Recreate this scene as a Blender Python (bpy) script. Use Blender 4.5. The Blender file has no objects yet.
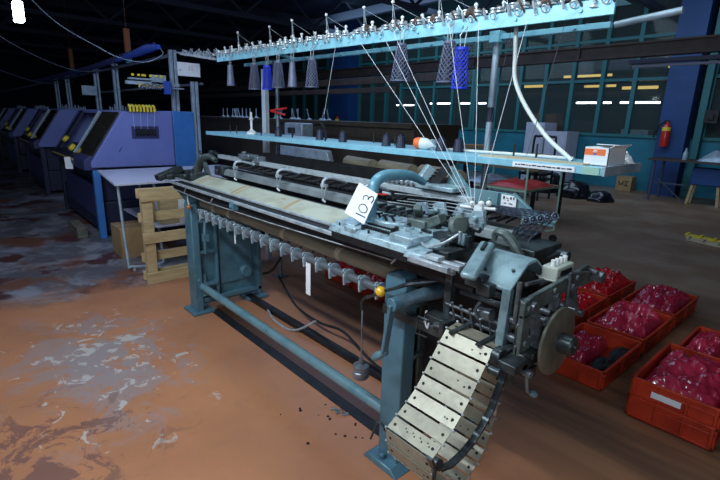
import bpy, math, random
from mathutils import Vector, Matrix, noise
random.seed(7)
SC = bpy.context.scene
COL = SC.collection
PI = math.pi

# ------------------------------------------------------------------ materials
def mat(name, c, rough=0.6, metal=0.0, c2=None, scale=8.0, bump=0.0, emit=0.0, lo=0.4, hi=0.65,
        stretch=(1, 1, 1), coat=0.0, alpha=1.0, trans=0.0, detail=6.0, bscale=None):
    m = bpy.data.materials.new(name); m.use_nodes = True
    nt = m.node_tree; N = nt.nodes; L = nt.links
    b = N['Principled BSDF']
    b.inputs['Base Color'].default_value = (*c, 1)
    b.inputs['Roughness'].default_value = rough
    b.inputs['Metallic'].default_value = metal
    b.inputs['Coat Weight'].default_value = coat
    b.inputs['Alpha'].default_value = alpha
    b.inputs['Transmission Weight'].default_value = trans
    if c2 is not None or bump:
        tc = N.new('ShaderNodeTexCoord'); mp = N.new('ShaderNodeMapping')
        mp.inputs['Scale'].default_value = stretch
        L.new(tc.outputs['Object'], mp.inputs['Vector'])
    if c2 is not None:
        n = N.new('ShaderNodeTexNoise'); n.inputs['Scale'].default_value = scale
        n.inputs['Detail'].default_value = detail; n.inputs['Roughness'].default_value = 0.65
        L.new(mp.outputs[0], n.inputs['Vector'])
        r = N.new('ShaderNodeValToRGB')
        r.color_ramp.elements[0].position = lo; r.color_ramp.elements[1].position = hi
        r.color_ramp.elements[0].color = (*c, 1); r.color_ramp.elements[1].color = (*c2, 1)
        L.new(n.outputs['Fac'], r.inputs['Fac']); L.new(r.outputs['Color'], b.inputs['Base Color'])
    if bump:
        n2 = N.new('ShaderNodeTexNoise'); n2.inputs['Scale'].default_value = bscale or scale * 3
        n2.inputs['Detail'].default_value = 4
        L.new(mp.outputs[0], n2.inputs['Vector'])
        bp = N.new('ShaderNodeBump'); bp.inputs['Strength'].default_value = bump; bp.inputs['Distance'].default_value = 0.01
        L.new(n2.outputs['Fac'], bp.inputs['Height']); L.new(bp.outputs[0], b.inputs['Normal'])
    if emit:
        b.inputs['Emission Color'].default_value = (*c, 1)
        b.inputs['Emission Strength'].default_value = emit
    return m

M = {}
M['teal_paint'] = mat('worn_teal_paint', (.095, .215, .285), .42, .15, (.035, .08, .105), 6, .12, lo=.45, hi=.8)
M['teal_light'] = mat('pale_blue_paint', (.15, .28, .32), .4, .1, (.07, .19, .25), 7, .1, lo=.5, hi=.75)
M['shelf_blue'] = mat('shelf_blue_paint', (.26, .56, .70), .45, 0, (.17, .42, .55), 12, .05, lo=.4, hi=.75)
M['beam_blue'] = mat('beam_blue_paint', (.30, .66, .80), .4, .1, (.17, .44, .58), 10, .05, lo=.45, hi=.75)
M['steel'] = mat('greasy_steel', (.24, .28, .32), .34, .45, (.09, .11, .13), 14, .1)
M['steel_light'] = mat('bright_steel', (.50, .56, .60), .3, .35, (.28, .33, .37), 18, .06)
M['dark_steel'] = mat('dark_oily_steel', (.035, .045, .05), .35, .6, (.09, .11, .12), 16, .15)
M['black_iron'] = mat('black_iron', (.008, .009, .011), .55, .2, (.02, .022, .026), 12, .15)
M['grey_green'] = mat('grey_green_casting', (.13, .17, .16), .45, .35, (.05, .065, .065), 11, .2)
M['carriage'] = mat('worn_carriage_plate', (.36, .50, .56), .34, .25, (.10, .16, .20), 30, .12, lo=.48, hi=.72)
M['bed_cream'] = mat('needle_bed_cream', (.42, .45, .38), .5, .1, (.27, .26, .19), 5, .1, lo=.45, hi=.8, stretch=(1, 2, 2))
M['tape'] = mat('brown_tape', (.34, .27, .16), .6)
M['tan_roll'] = mat('tan_cloth_roll', (.34, .31, .22), .6, 0, (.22, .19, .13), 4, .1, stretch=(.5, 6, 6))
M['card'] = mat('punched_card_metal', (.31, .295, .225), .4, .3, (.21, .20, .155), 22, .05, lo=.4, hi=.75)
M['hole'] = mat('hole_black', (.008, .008, .008), .8)
M['red_plastic'] = mat('orange_red_crate', (.56, .050, .018), .38, 0, (.36, .028, .012), 6, .05)
M['bag'] = mat('red_plastic_film', (.52, .035, .085), .22, 0, (.30, .012, .04), 5, .35, coat=.5, lo=.35, hi=.7, bscale=14)
M['bag2'] = mat('crimson_plastic_film', (.68, .02, .03), .22, 0, (.42, .008, .015), 5, .35, coat=.5, lo=.35, hi=.7, bscale=14)
M['knit_dark'] = mat('dark_knit', (.02, .02, .03), .9, 0, (.05, .045, .06), 40, .4)
M['white'] = mat('white_plastic', (.75, .78, .78), .4)
M['paper'] = mat('white_paper', (.82, .85, .88), .6, 0, (.72, .75, .78), 3)
M['ink'] = mat('black_ink', (.015, .015, .02), .6)
M['orange'] = mat('orange_print', (.80, .16, .035), .5)
M['blue_mark'] = mat('blue_mark', (.06, .12, .45), .5)
M['yellow'] = mat('yellow_plastic', (.80, .62, .05), .35)
M['ball'] = mat('amber_ball', (.85, .50, .03), .25, coat=.4)
M['brown_knob'] = mat('brown_knob', (.45, .16, .05), .35)
M['purple'] = mat('purple_machine_paint', (.155, .19, .47), .45, 0, (.13, .165, .42), 3)
M['purple_dark'] = mat('dark_purple_paint', (.03, .035, .12), .5)
M['blue_paint'] = mat('blue_machine_paint', (.045, .19, .50), .45, 0, (.035, .15, .42), 3)
M['navy'] = mat('navy_panel', (.012, .018, .05), .5)
M['glassdark'] = mat('smoked_cover', (.06, .055, .035), .12, .2, (.03, .03, .03), 5, coat=.5)
M['wood'] = mat('raw_pallet_wood', (.52, .40, .22), .7, 0, (.33, .23, .11), 4, .15, stretch=(6, 1, 6), lo=.4, hi=.75)
M['tabletop'] = mat('white_laminate', (.52, .54, .66), .45, 0, (.44, .46, .58), 4)
M['galv'] = mat('galvanised_post', (.36, .46, .54), .45, .25, (.24, .32, .39), 10)
M['cardboard'] = mat('brown_cardboard', (.36, .23, .11), .8, 0, (.27, .17, .08), 5)
M['red_pl'] = mat('red_plastic', (.6, .02, .015), .4)
M['green_pipe'] = mat('pale_green_pipe', (.32, .55, .45), .4)
M['trolley_top'] = mat('wood_tray', (.34, .26, .14), .6)
M['thread'] = mat('pale_yarn', (.62, .66, .70), .8)
M['thread_dark'] = mat('dark_yarn', (.10, .10, .12), .8)
M['mesh_grey'] = mat('grey_cone_plastic', (.10, .12, .20), .4, 0, (.16, .18, .28), 12)
M['mesh_blue'] = mat('blue_cone_plastic', (.02, .05, .70), .4)
M['cone_holder'] = mat('navy_rubber', (.015, .022, .05), .5)
M['hose'] = mat('white_hose', (.70, .74, .72), .4)
M['bagblack'] = mat('black_bin_bag', (.006, .007, .012), .25, 0, (.015, .016, .022), 6, .5, coat=.4)
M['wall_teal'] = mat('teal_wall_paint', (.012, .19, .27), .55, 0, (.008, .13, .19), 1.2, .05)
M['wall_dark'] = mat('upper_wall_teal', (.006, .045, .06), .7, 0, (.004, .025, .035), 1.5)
M['col_blue'] = mat('column_blue_paint', (.008, .055, .20), .6, 0, (.006, .04, .15), 1.5, .05)
M['mullion'] = mat('window_teal_paint', (.02, .15, .17), .55)
M['ceil'] = mat('dark_ceiling', (.05, .07, .15), .9, 0, (.08, .11, .20), 1)
M['truss'] = mat('truss_steel', (.05, .06, .10), .7)
M['rust'] = mat('rusty_hanger', (.26, .085, .03), .7)
M['brown_beam'] = mat('brown_grey_beam', (.075, .055, .045), .6, .2, (.045, .035, .03), 4)
M['brown_cloth'] = mat('brown_cover_cloth', (.055, .045, .035), .8, 0, (.035, .028, .022), 3, .2)
M['tube_white'] = mat('lit_white_tube', (.85, .93, 1.0), .5, emit=9)
M['tube_yellow'] = mat('lit_yellow_tube', (.9, .66, .20), .5, emit=1.0)  # glow standing in for warm reflections on the window glass
M['tube_off'] = mat('unlit_tube', (.30, .33, .45), .4)
M['lamp_emit'] = mat('lit_lamp_face', (.80, .90, 1.0), .5, emit=14)
M['ext_red'] = mat('extinguisher_red', (.55, .02, .015), .3, coat=.4)
M['brownspool'] = mat('brown_bobbin', (.13, .075, .05), .6, 0, (.05, .045, .045), 20)
M['handle_blue'] = mat('handle_teal_paint', (.15, .34, .43), .35, .1, (.10, .28, .38), 8)
M['clamp_blue'] = mat('pale_clamp_metal', (.40, .52, .60), .35, .15, (.26, .36, .43), 20)
M['wheel_metal'] = mat('old_wheel_metal', (.17, .17, .13), .45, .35, (.09, .09, .075), 9, .1)
M['chain_blue'] = mat('dark_blue_chain', (.07, .09, .14), .4, .4, (.03, .04, .06), 30)
M['shaft'] = mat('oily_shaft', (.13, .15, .165), .32, .4, (.05, .06, .065), 20)
M['cover_metal'] = mat('mottled_cover_plate', (.21, .32, .355), .38, .2, (.09, .15, .175), 22, .12, lo=.46, hi=.75)
M['counter_case'] = mat('counter_case', (.40, .44, .38), .5)
M['rail_bright'] = mat('worn_bright_rail', (.46, .53, .57), .35, .15, (.20, .24, .27), 30, .05, lo=.5, hi=.75)
M['roller_dark'] = mat('dark_roller_steel', (.13, .15, .17), .35, .3)
M['rear_bar'] = mat('grey_rear_bar', (.24, .28, .29), .4, .2, (.14, .165, .17), 8)
M['post_white'] = mat('pale_post_paint', (.50, .60, .64), .45)
M['arm_paint'] = mat('oily_blue_casting', (.10, .17, .22), .35, .25, (.035, .06, .08), 14, .15)
M['beam_dark'] = mat('dim_steel', (.10, .12, .14), .5, .3)
M['board'] = mat('plywood_sheet', (.55, .50, .36), .6, 0, (.45, .40, .28), 6)
M['cable_blue'] = mat('blue_cable_cover', (.03, .08, .42), .45)
M['concrete'] = mat('grey_concrete_block', (.16, .15, .12), .85, 0, (.09, .085, .07), 8, .3)

# ------------------------------------------------------------------ mesh builder
class MB:
    def __init__(s): s.V = []; s.F = []; s.MI = []; s.mi = 0
    def add(s, vs, fs):
        o = len(s.V); s.V += [Vector(v) for v in vs]
        for f in fs: s.F.append([i + o for i in f]); s.MI.append(s.mi)
    def box(s, x0, x1, y0, y1, z0, z1):
        s.add([(x, y, z) for x in (x0, x1) for y in (y0, y1) for z in (z0, z1)],
              [(0, 1, 3, 2), (4, 6, 7, 5), (0, 4, 5, 1), (2, 3, 7, 6), (0, 2, 6, 4), (1, 5, 7, 3)])
        return s
    def beam(s, p0, p1, w, h, up=(0, 0, 1), taper=1.0):
        p0 = Vector(p0); p1 = Vector(p1); d = (p1 - p0).normalized(); up = Vector(up)
        if abs(d.dot(up)) > .98: up = Vector((0, 1, 0))
        a = d.cross(up).normalized(); b = a.cross(d)
        vs = []
        for p, k in ((p0, 1), (p1, taper)):
            for i, j in ((-1, -1), (1, -1), (1, 1), (-1, 1)): vs.append(p + a * (i * w / 2 * k) + b * (j * h / 2 * k))
        s.add(vs, [(3, 2, 1, 0), (4, 5, 6, 7), (0, 1, 5, 4), (1, 2, 6, 5), (2, 3, 7, 6), (3, 0, 4, 7)]); return s
    def cyl(s, p0, p1, r0, r1=None, n=14, caps=True):
        if r1 is None: r1 = r0
        p0 = Vector(p0); p1 = Vector(p1); d = (p1 - p0).normalized()
        u = Vector((0, 0, 1)) if abs(d.z) < .9 else Vector((1, 0, 0))
        a = d.cross(u).normalized(); b = d.cross(a)
        vs = []
        for p, r in ((p0, r0), (p1, r1)):
            for k in range(n):
                t = 2 * PI * k / n; vs.append(p + (a * math.cos(t) + b * math.sin(t)) * r)
        fs = [(k, (k + 1) % n, n + (k + 1) % n, n + k) for k in range(n)]
        if caps: fs += [tuple(reversed(range(n))), tuple(range(n, 2 * n))]
        s.add(vs, fs); return s
    def tube(s, pts, r, n=8, smooth=0):
        pts = [Vector(p) for p in pts]
        if smooth:
            q = []
            P = [pts[0]] + pts + [pts[-1]]
            for i in range(1, len(P) - 2):
                for k in range(smooth):
                    t = k / smooth
                    a, b, c, d = P[i - 1], P[i], P[i + 1], P[i + 2]
                    q.append(.5 * ((2 * b) + (c - a) * t + (2 * a - 5 * b + 4 * c - d) * t * t + (3 * b - a - 3 * c + d) * t ** 3))
            q.append(pts[-1]); pts = q
        rr = r if isinstance(r, (list, tuple)) else None
        vs = []; prev = None
        for i, p in enumerate(pts):
            d = (pts[min(i + 1, len(pts) - 1)] - pts[max(i - 1, 0)])
            if d.length < 1e-9: d = Vector((0, 0, 1))
            d.normalize()
            if prev is None:
                u = Vector((0, 0, 1)) if abs(d.z) < .9 else Vector((1, 0, 0))
                a = d.cross(u).normalized()
            else:
                a = (prev - d * prev.dot(d)); a.normalize()
            prev = a; b = d.cross(a)
            if rr: t_ = i / (len(pts) - 1) * (len(rr) - 1); k0 = min(int(t_), len(rr) - 2); rad = rr[k0] + (rr[k0 + 1] - rr[k0]) * (t_ - k0)
            else: rad = r
            for k in range(n):
                t = 2 * PI * k / n; vs.append(p + (a * math.cos(t) + b * math.sin(t)) * rad)
        fs = []
        for i in range(len(pts) - 1):
            for k in range(n): fs.append((i * n + k, i * n + (k + 1) % n, (i + 1) * n + (k + 1) % n, (i + 1) * n + k))
        m = (len(pts) - 1) * n
        fs += [tuple(reversed(range(n))), tuple(range(m, m + n))]
        s.add(vs, fs); return s
    def prism(s, poly, axis, a0, a1):
        """poly in the two other axes (in x,y,z order), extruded along axis"""
        n = len(poly)
        def P(u, v, a): return {'x': (a, u, v), 'y': (u, a, v), 'z': (u, v, a)}[axis]
        s.add([P(u, v, a0) for u, v in poly] + [P(u, v, a1) for u, v in poly],
              [tuple(range(n)), tuple(reversed(range(n, 2 * n)))] + [(k, n + k, n + (k + 1) % n, (k + 1) % n) for k in range(n)])
        return s
    def lathe(s, prof, c=(0, 0, 0), d=(0, 0, 1), n=20):
        c = Vector(c); d = Vector(d).normalized()
        u = Vector((0, 0, 1)) if abs(d.z) < .9 else Vector((1, 0, 0))
        a = d.cross(u).normalized(); b = d.cross(a); vs = []
        for r, h in prof:
            for k in range(n):
                t = 2 * PI * k / n; vs.append(c + d * h + (a * math.cos(t) + b * math.sin(t)) * max(r, 1e-4))
        fs = []
        for i in range(len(prof) - 1):
            for k in range(n): fs.append((i * n + k, i * n + (k + 1) % n, (i + 1) * n + (k + 1) % n, (i + 1) * n + k))
        m = (len(prof) - 1) * n
        fs += [tuple(reversed(range(n))), tuple(range(m, m + n))]
        s.add(vs, fs); return s
    def ball(s, c, r, n=12):
        return s.lathe([(r * math.sin(PI * k / 8), -r * math.cos(PI * k / 8)) for k in range(9)], c, (0, 0, 1), n)
    def torus(s, c, d, R, r, n=16, m=6, arc=2 * PI, start=0):
        c = Vector(c); d = Vector(d).normalized()
        u = Vector((0, 0, 1)) if abs(d.z) < .9 else Vector((1, 0, 0))
        a = d.cross(u).normalized(); b = d.cross(a)
        pts = [c + (a * math.cos(start + arc * k / n) + b * math.sin(start + arc * k / n)) * R for k in range(n + 1)]
        return s.tube(pts, r, m)
    def sheet(s, f, nu, nv):
        vs = [f(i / nu, j / nv) for i in range(nu + 1) for j in range(nv + 1)]
        s.add(vs, [(i * (nv + 1) + j, (i + 1) * (nv + 1) + j, (i + 1) * (nv + 1) + j + 1, i * (nv + 1) + j + 1) for i in range(nu) for j in range(nv)])
        return s
    def build(s, name, mats, parent=None, bevel=0.0, smooth=True, local=False, loc=None, weld=False):
        if not isinstance(mats, (list, tuple)): mats = [mats]
        off = Vector((0, 0, 0))
        if loc is not None: off = Vector(loc)
        elif parent is not None and not local: off = wloc(parent)
        me = bpy.data.meshes.new(name)
        me.from_pydata([tuple(v - off) for v in s.V], [], s.F)
        for m in mats: me.materials.append(M[m] if isinstance(m, str) else m)
        for i, p in enumerate(me.polygons): p.material_index = s.MI[i]; p.use_smooth = smooth
        import bmesh
        bm = bmesh.new(); bm.from_mesh(me)
        if weld: bmesh.ops.remove_doubles(bm, verts=bm.verts, dist=1e-5)
        bmesh.ops.recalc_face_normals(bm, faces=bm.faces)
        for e in bm.edges:
            if len(e.link_faces) == 2:
                if e.calc_face_angle(0) > math.radians(34): e.smooth = False
        bm.to_mesh(me); bm.free(); me.update()
        o = bpy.data.objects.new(name, me); COL.objects.link(o)
        if loc is not None: o.location = loc
        if parent is not None: o.parent = parent
        if bevel:
            b = o.modifiers.new('bevel', 'BEVEL'); b.width = bevel; b.segments = 2; b.limit_method = 'ANGLE'; b.angle_limit = math.radians(45)
        return o

def wloc(o):
    v = Vector((0, 0, 0))
    while o is not None: v = v + Vector(o.location); o = o.parent
    return v
def tag(o, label, cat, group=None, kind=None):
    o['label'] = label; o['category'] = cat
    if group: o['group'] = group
    if kind: o['kind'] = kind
    return o
def thing(name, label, cat, loc, group=None):
    o = bpy.data.objects.new(name, None); COL.objects.link(o); o.location = loc; o.empty_display_size = .1
    return tag(o, label, cat, group)
def struct(o, label=None):
    o['kind'] = 'structure'
    if label: o['label'] = label
    return o
def copy_tree(o, parent=None):
    c = o.copy(); COL.objects.link(c)
    if parent is not None: c.parent = parent
    for ch in [k for k in bpy.data.objects if k.parent == o]: copy_tree(ch, c)
    return c

# ------------------------------------------------------------------ camera
cam = bpy.data.cameras.new('camera'); co = bpy.data.objects.new('camera', cam); COL.objects.link(co)
R = Matrix(((0.660270, -0.208670, 0.721457),(0.750526, 0.148203, -0.644008),(0.027463, 0.966692, 0.254466)))
co.matrix_world = Matrix.Translation((0, 0, 1.6)) @ R.to_4x4()
cam.sensor_width = 36; cam.lens = 23.1646; cam.clip_start = .02; cam.clip_end = 200
SC.camera = co
SC.view_settings.view_transform = 'Standard'
SC.view_settings.look = 'None'

# ------------------------------------------------------------------ room shell
def floor_material():
    m = bpy.data.materials.new('painted_factory_floor'); m.use_nodes = True
    nt = m.node_tree; N = nt.nodes; L = nt.links; b = N['Principled BSDF']
    tc = N.new('ShaderNodeTexCoord'); P = tc.outputs['Object']
    def noi(scale, det=6, rough=.6, stretch=None, dist=0):
        n = N.new('ShaderNodeTexNoise'); n.inputs['Scale'].default_value = scale; n.inputs['Detail'].default_value = det
        n.inputs['Roughness'].default_value = rough; n.inputs['Distortion'].default_value = dist
        if stretch:
            mp = N.new('ShaderNodeMapping'); mp.inputs['Scale'].default_value = stretch; L.new(P, mp.inputs[0]); L.new(mp.outputs[0], n.inputs['Vector'])
        else: L.new(P, n.inputs['Vector'])
        return n.outputs['Fac']
    def ramp(x, a, c):
        r = N.new('ShaderNodeMapRange'); r.inputs[1].default_value = a; r.inputs[2].default_value = c; r.clamp = True
        r.interpolation_type = 'SMOOTHSTEP'
        L.new(x, r.inputs[0]); return r.outputs[0]
    def mth(op, a, c):
        n = N.new('ShaderNodeMath'); n.operation = op
        for i, v in enumerate((a, c)):
            if isinstance(v, (int, float)): n.inputs[i].default_value = v
            else: L.new(v, n.inputs[i])
        return n.outputs[0]
    def mix(f, A, B):
        n = N.new('ShaderNodeMix'); n.data_type = 'RGBA'; L.new(f, n.inputs[0])
        for i, v in ((6, A), (7, B)):
            if isinstance(v, tuple): n.inputs[i].default_value = (*v, 1)
            else: L.new(v, n.inputs[i])
        return n.outputs[2]
    sx = N.new('ShaderNodeSeparateXYZ'); L.new(P, sx.inputs[0]); X, Y = sx.outputs[0], sx.outputs[1]
    def blob(cx, cy, r0, r1, sxx=1.0, syy=1.0):
        dx = mth('MULTIPLY', mth('SUBTRACT', X, cx), sxx); dy = mth('MULTIPLY', mth('SUBTRACT', Y, cy), syy)
        d = mth('SQRT', mth('ADD', mth('MULTIPLY', dx, dx), mth('MULTIPLY', dy, dy)), 0)
        n = N.new('ShaderNodeMapRange'); n.inputs[1].default_value = r1; n.inputs[2].default_value = r0; n.clamp = True
        L.new(d, n.inputs[0]); return n.outputs[0]
    base = mix(ramp(noi(1.6, 8), .35, .7), (.47, .205, .100), (.39, .168, .088))
    base = mix(mth('MULTIPLY', ramp(noi(9, 8), .5, .75), .35), base, (.30, .15, .09))
    # aged grey concrete to the far left, with dark red stains
    edge = mth('ADD', X, mth('MULTIPLY', mth('SUBTRACT', noi(1.7, 5), .5), 1.3))
    gmask = ramp(edge, -4.35, -4.85)
    gcol = mix(ramp(noi(2.2, 8, .7, dist=.6), .42, .62), (.105, .10, .115), (.26, .27, .30))
    gcol = mix(ramp(noi(1.5, 5, .6), .54, .60), gcol, (.075, .028, .030))
    gcol = mix(ramp(noi(.9, 4), .52, .62), gcol, (.16, .07, .045))
    base = mix(gmask, base, gcol)
    # dull brown traffic zone behind the machine, its shade painted into the colour
    bmask = ramp(mth('ADD', Y, mth('MULTIPLY', mth('SUBTRACT', noi(1.2, 5), .5), .5)), 1.9, 2.4)
    bcol = mix(ramp(noi(3, 6, .6, (.25, 3, 1)), .35, .65), (.36, .18, .095), (.19, .10, .06))
    bcol = mix(ramp(Y, 4.2, 5.6), bcol, mix(ramp(noi(1.4, 8), .4, .65), (.20, .12, .07), (.27, .19, .13)))
    bmask = mth('MULTIPLY', bmask, ramp(X, -6.5, -4.2))
    base = mix(bmask, base, bcol)
    # worn grey and flaked white patches
    near = blob(-3.2, .6, .2, 1.25, .9, 1.5)
    g2 = mth('MULTIPLY', ramp(mth('ADD', noi(2.6, 8, .7, dist=.8), mth('MULTIPLY', near, .16)), .56, .66), near)
    base = mix(mth('MULTIPLY', g2, .8), base, (.27, .26, .29))
    flk = mth('MULTIPLY', ramp(mth('ADD', noi(7.5, 8, .62, dist=1.0), mth('MULTIPLY', near, .12)), .665, .70), ramp(near, .05, .4))
    base = mix(mth('MULTIPLY', flk, .75), base, (.52, .50, .48))
    dk = mth('MULTIPLY', ramp(mth('ADD', noi(5, 9, .75, dist=.8), mth('MULTIPLY', blob(-2.3, .05, .1, .75), .16)), .60, .64), blob(-2.35, .08, .3, .9))
    base = mix(mth('MULTIPLY', dk, .7), base, (.13, .065, .07))
    L.new(base, b.inputs['Base Color'])
    rr = N.new('ShaderNodeMapRange'); rr.inputs[3].default_value = .32; rr.inputs[4].default_value = .6
    L.new(noi(3, 6), rr.inputs[0]); L.new(rr.outputs[0], b.inputs['Roughness'])
    bp = N.new('ShaderNodeBump'); bp.inputs['Strength'].default_value = .12; bp.inputs['Distance'].default_value = .01
    L.new(noi(14, 6), bp.inputs['Height']); L.new(bp.outputs[0], b.inputs['Normal'])
    return m
M['floor'] = floor_material()
struct(MB().box(-40, 9, -6, 24, -.1, 0).build('floor', 'floor'))
struct(MB().box(-40, 9, -6, 24, 5.6, 5.7).build('ceiling', 'ceil'))
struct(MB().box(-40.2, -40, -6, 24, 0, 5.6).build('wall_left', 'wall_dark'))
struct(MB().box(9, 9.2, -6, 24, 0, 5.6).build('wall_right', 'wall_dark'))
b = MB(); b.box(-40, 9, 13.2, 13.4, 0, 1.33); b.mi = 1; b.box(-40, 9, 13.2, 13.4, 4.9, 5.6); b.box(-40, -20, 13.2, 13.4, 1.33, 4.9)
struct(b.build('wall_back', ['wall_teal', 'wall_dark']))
struct(MB().box(-40, 9, 23.8, 24, 0, 5.6).build('wall_far', 'wall_dark'))
# windows: bays of framed glass between the columns
M['glass'] = mat('window_glass', (.10, .14, .14), .05, 0, alpha=.22)
wi = 0
for (xa, xb, n) in ((-20, -16.3, 4), (-15.1, -9.45, 7), (-9.34, -3.85, 7), (-3.0, 2.8, 7), (2.8, 8.9, 7)):
    wi += 1; f = MB(); wd = (xb - xa) / n
    for k in range(n + 1): f.box(xa + wd * k - .05, xa + wd * k + .05, 13.14, 13.3, 1.33, 4.9)
    for z in (1.35, 2.72, 3.7, 4.86): f.box(xa, xb, 13.15, 13.28, z - .035, z + .035)
    fo = struct(f.build(f'window_{wi}', 'mullion'))
    g = MB().box(xa, xb, 13.21, 13.225, 1.36, 4.86).build('pane', 'glass', fo); g['kind'] = 'structure'
struct(MB().box(-3.80, -3.22, 12.75, 13.2, 0, 5.6).build('column', 'col_blue'))
struct(MB().box(-16.3, -15.1, 12.6, 13.2, 0, 5.6).build('column', 'col_blue'))
struct(MB().box(-3.12, -2.98, 12.95, 13.2, 0, 5.6).build('trim_1', 'mullion'))
# roof trusses
for k, yy in enumerate((2.5, 6.5, 10.5)):
    b = MB().box(-40, 9, yy, yy + .16, 4.7, 4.95)
    struct(b.build(f'trim_{k + 2}', 'truss'))
for k in range(9):
    x = 4 - k * 4.2; b = MB().box(x, x + .14, -6, 13.2, 5.2, 5.5)
    for j in range(7):
        y0 = -4 + j * 2.4; b.beam((x + .07, y0, 5.3), (x + .07, y0 + 1.2, 4.3), .06, .06); b.beam((x + .07, y0 + 1.2, 4.3), (x + .07, y0 + 2.4, 5.3), .06, .06)
    b.box(x, x + .14, -6, 13.2, 4.2, 4.32)
    struct(b.build(f'trim_{k + 8}', 'truss'))
b = MB(); b.box(-20, 4, 8.94, 9.06, 2.93, 2.96); b.box(-20, 4, 8.99, 9.01, 2.74, 2.96); b.box(-20, 4, 8.9, 9.1, 2.72, 2.75)
for k in range(10): b.box(-18 + k * 2.3, -17.96 + k * 2.3, 8.95, 9.05, 2.74, 2.95)
struct(b.build('beam', 'brown_beam'))
struct(MB().box(-22, -6, 7.4, 7.55, 2.35, 2.5).box(-22, -6.5, 6.6, 6.7, 2.1, 2.2).build('beam', 'brown_beam'))

# room beyond the glass
for i, (x, y, z, L_, c) in enumerate([(-5.9, 17.5, 2.35, 1.2, 0), (-7.4, 17.5, 2.35, 1.2, 0), (-12.5, 17.5, 2.35, 1.3, 0), (-14.3, 17.5, 2.35, 1.2, 0), (-7.0, 15.8, 3.1, 1.5, 1),
      (-9.1, 16.5, 2.9, .9, 1), (-6.2, 19, 3.2, 1.3, 1), (-8.3, 20, 3.1, 1.2, 1), (-5.6, 16.4, 2.75, 1.0, 1), (-10.8, 19, 3.3, 1.2, 1), (-4.9, 18, 3.5, 1.0, 1), (-1.6, 17, 3.1, 1.2, 1), (-17, 18, 2.3, 1.2, 0)]):
    t = thing('fluorescent_lamp', ['lit white fluorescent tube hanging in the hall beyond the windows', 'lit yellowish tube lamp hanging in the hall beyond the windows'][c],
              'ceiling lamp', (x, y, z), 'white tubes beyond the windows' if c == 0 else 'yellow tubes beyond the windows')
    MB().cyl((x - L_ / 2, y, z), (x + L_ / 2, y, z), .03 if c == 0 else .05, n=8).build('tube', 'tube_white' if c == 0 else 'tube_yellow', t)  # yellow ones are added glows for reflections, white ones are lamps
    MB().box(x - L_ / 2, x + L_ / 2, y - .05, y + .05, z + .04, z + .09).cyl((x - L_ * .3, y, z + .08), (x - L_ * .3, y, 5.6), .008, n=5).cyl((x + L_ * .3, y, z + .08), (x + L_ * .3, y, 5.6), .008, n=5).build('housing', 'truss', t)
for i, (y, z, r) in enumerate(((15.2, 2.95, .06), (16.2, 2.55, .09), (15.0, 3.6, .08))):
    tag(MB().cyl((-19, y, z), (8, y, z), r, n=8).build('overhead_pipe', 'brown_beam', loc=(-5, y, z)), ['thin dull pipe running beyond the windows above the tubes', 'thick dull pipe running beyond the windows level with the lit tubes', 'dull pipe running highest beyond the windows'][i], 'pipe')
for i, (x, w, h, mm) in enumerate([(-7.6, .8, 1.9, 'rust'), (-6.3, .9, 1.7, 'knit_dark'), (-9.6, .9, 1.6, 'knit_dark'), (-4.9, .7, 1.5, 'galv'), (-12, 1.2, 1.6, 'knit_dark'), (-1.6, 1.1, 1.6, 'galv')]):
    b = MB().box(x - w / 2, x + w / 2, 14.5, 15.0, 0, h); b.mi = 1
    for k in range(4): b.box(x - w / 2 + .05, x + w / 2 - .05, 14.48, 14.5, .1 + k * h / 4, h / 4 * (k + 1) - .05)
    o = b.build('storage_cabinet', [mm, mm], loc=(x, 14.75, 0), bevel=.01)
    tag(o, ['tall reddish brown cabinet seen through the back window', 'dark cabinet seen through the window nearest the blue column', 'dark cabinet behind the window left of the white panels',
            'pale narrow cabinet seen through the glass beside the blue column', 'wide dark cabinet seen through the windows at centre', 'pale wide cabinet seen through the window right of the blue column'][i], 'cabinet')

# ------------------------------------------------------------------ the flat knitting machine
KM = thing('knitting_machine', 'long old teal flatbed knitting machine with cream needle bed, metal card chain and numbered tag', 'knitting machine', (-2.5, 1.65, 0))
# legs
LX_ = .09
def sh_leg(o): o.location.x += LX_
b = MB()
b.prism([(-3.73, .02), (-3.59, .02), (-3.6, .90), (-3.63, .94), (-3.70, .94), (-3.73, .90)], 'y', 1.36, 1.42)
b.box(-3.70, -3.66, 1.42, 1.97, .05, .98)
for z in (.22, .50, .76): b.box(-3.66, -3.60, 1.42, 1.56, z, z + .03)
b.box(-3.66, -3.61, 1.55, 1.575, .1, .93); b.box(-3.66, -3.61, 1.93, 1.97, .05, .95); b.box(-3.66, -3.61, 1.42, 1.97, .08, .12)
b.prism([(1.60, .20), (1.90, .20), (1.90, .62), (1.86, .76), (1.78, .82), (1.60, .82)], 'x', -3.665, -3.645)
b.box(-3.78, -3.56, 1.32, 1.5, 0, .025); b.box(-3.76, -3.58, 1.82, 2.02, 0, .03)
b.cyl((-3.66, 1.72, .62), (-3.63, 1.72, .62), .012); b.cyl((-3.6, 1.80, .3), (-3.55, 1.80, .3), .05)
b.prism([(-3.95, 1.03), (-3.60, 1.03), (-3.60, .93), (-3.70, .93)], 'y', 1.36, 1.42)
legL = b.build('leg', 'teal_paint', KM, bevel=.006); sh_leg(legL)
MB().tube([(-3.6, 1.345, 1.0), (-3.585, 1.34, .95), (-3.57, 1.34, .915)], .006).build('lever_rod', 'steel_light', legL).location.x += .09
MB().ball((-3.57, 1.34, .905), .019).build('lever_knob', 'brown_knob', legL).location.x += .09
MB().tube([(-3.56, 1.46, .84), (-3.56, 1.45, .72), (-3.55, 1.44, .65), (-3.55, 1.44, .52)], .012).box(-3.58, -3.53, 1.43, 1.47, .62, .68).build('stop_lever', 'teal_paint', legL).location.x += .09
b = MB()
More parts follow.
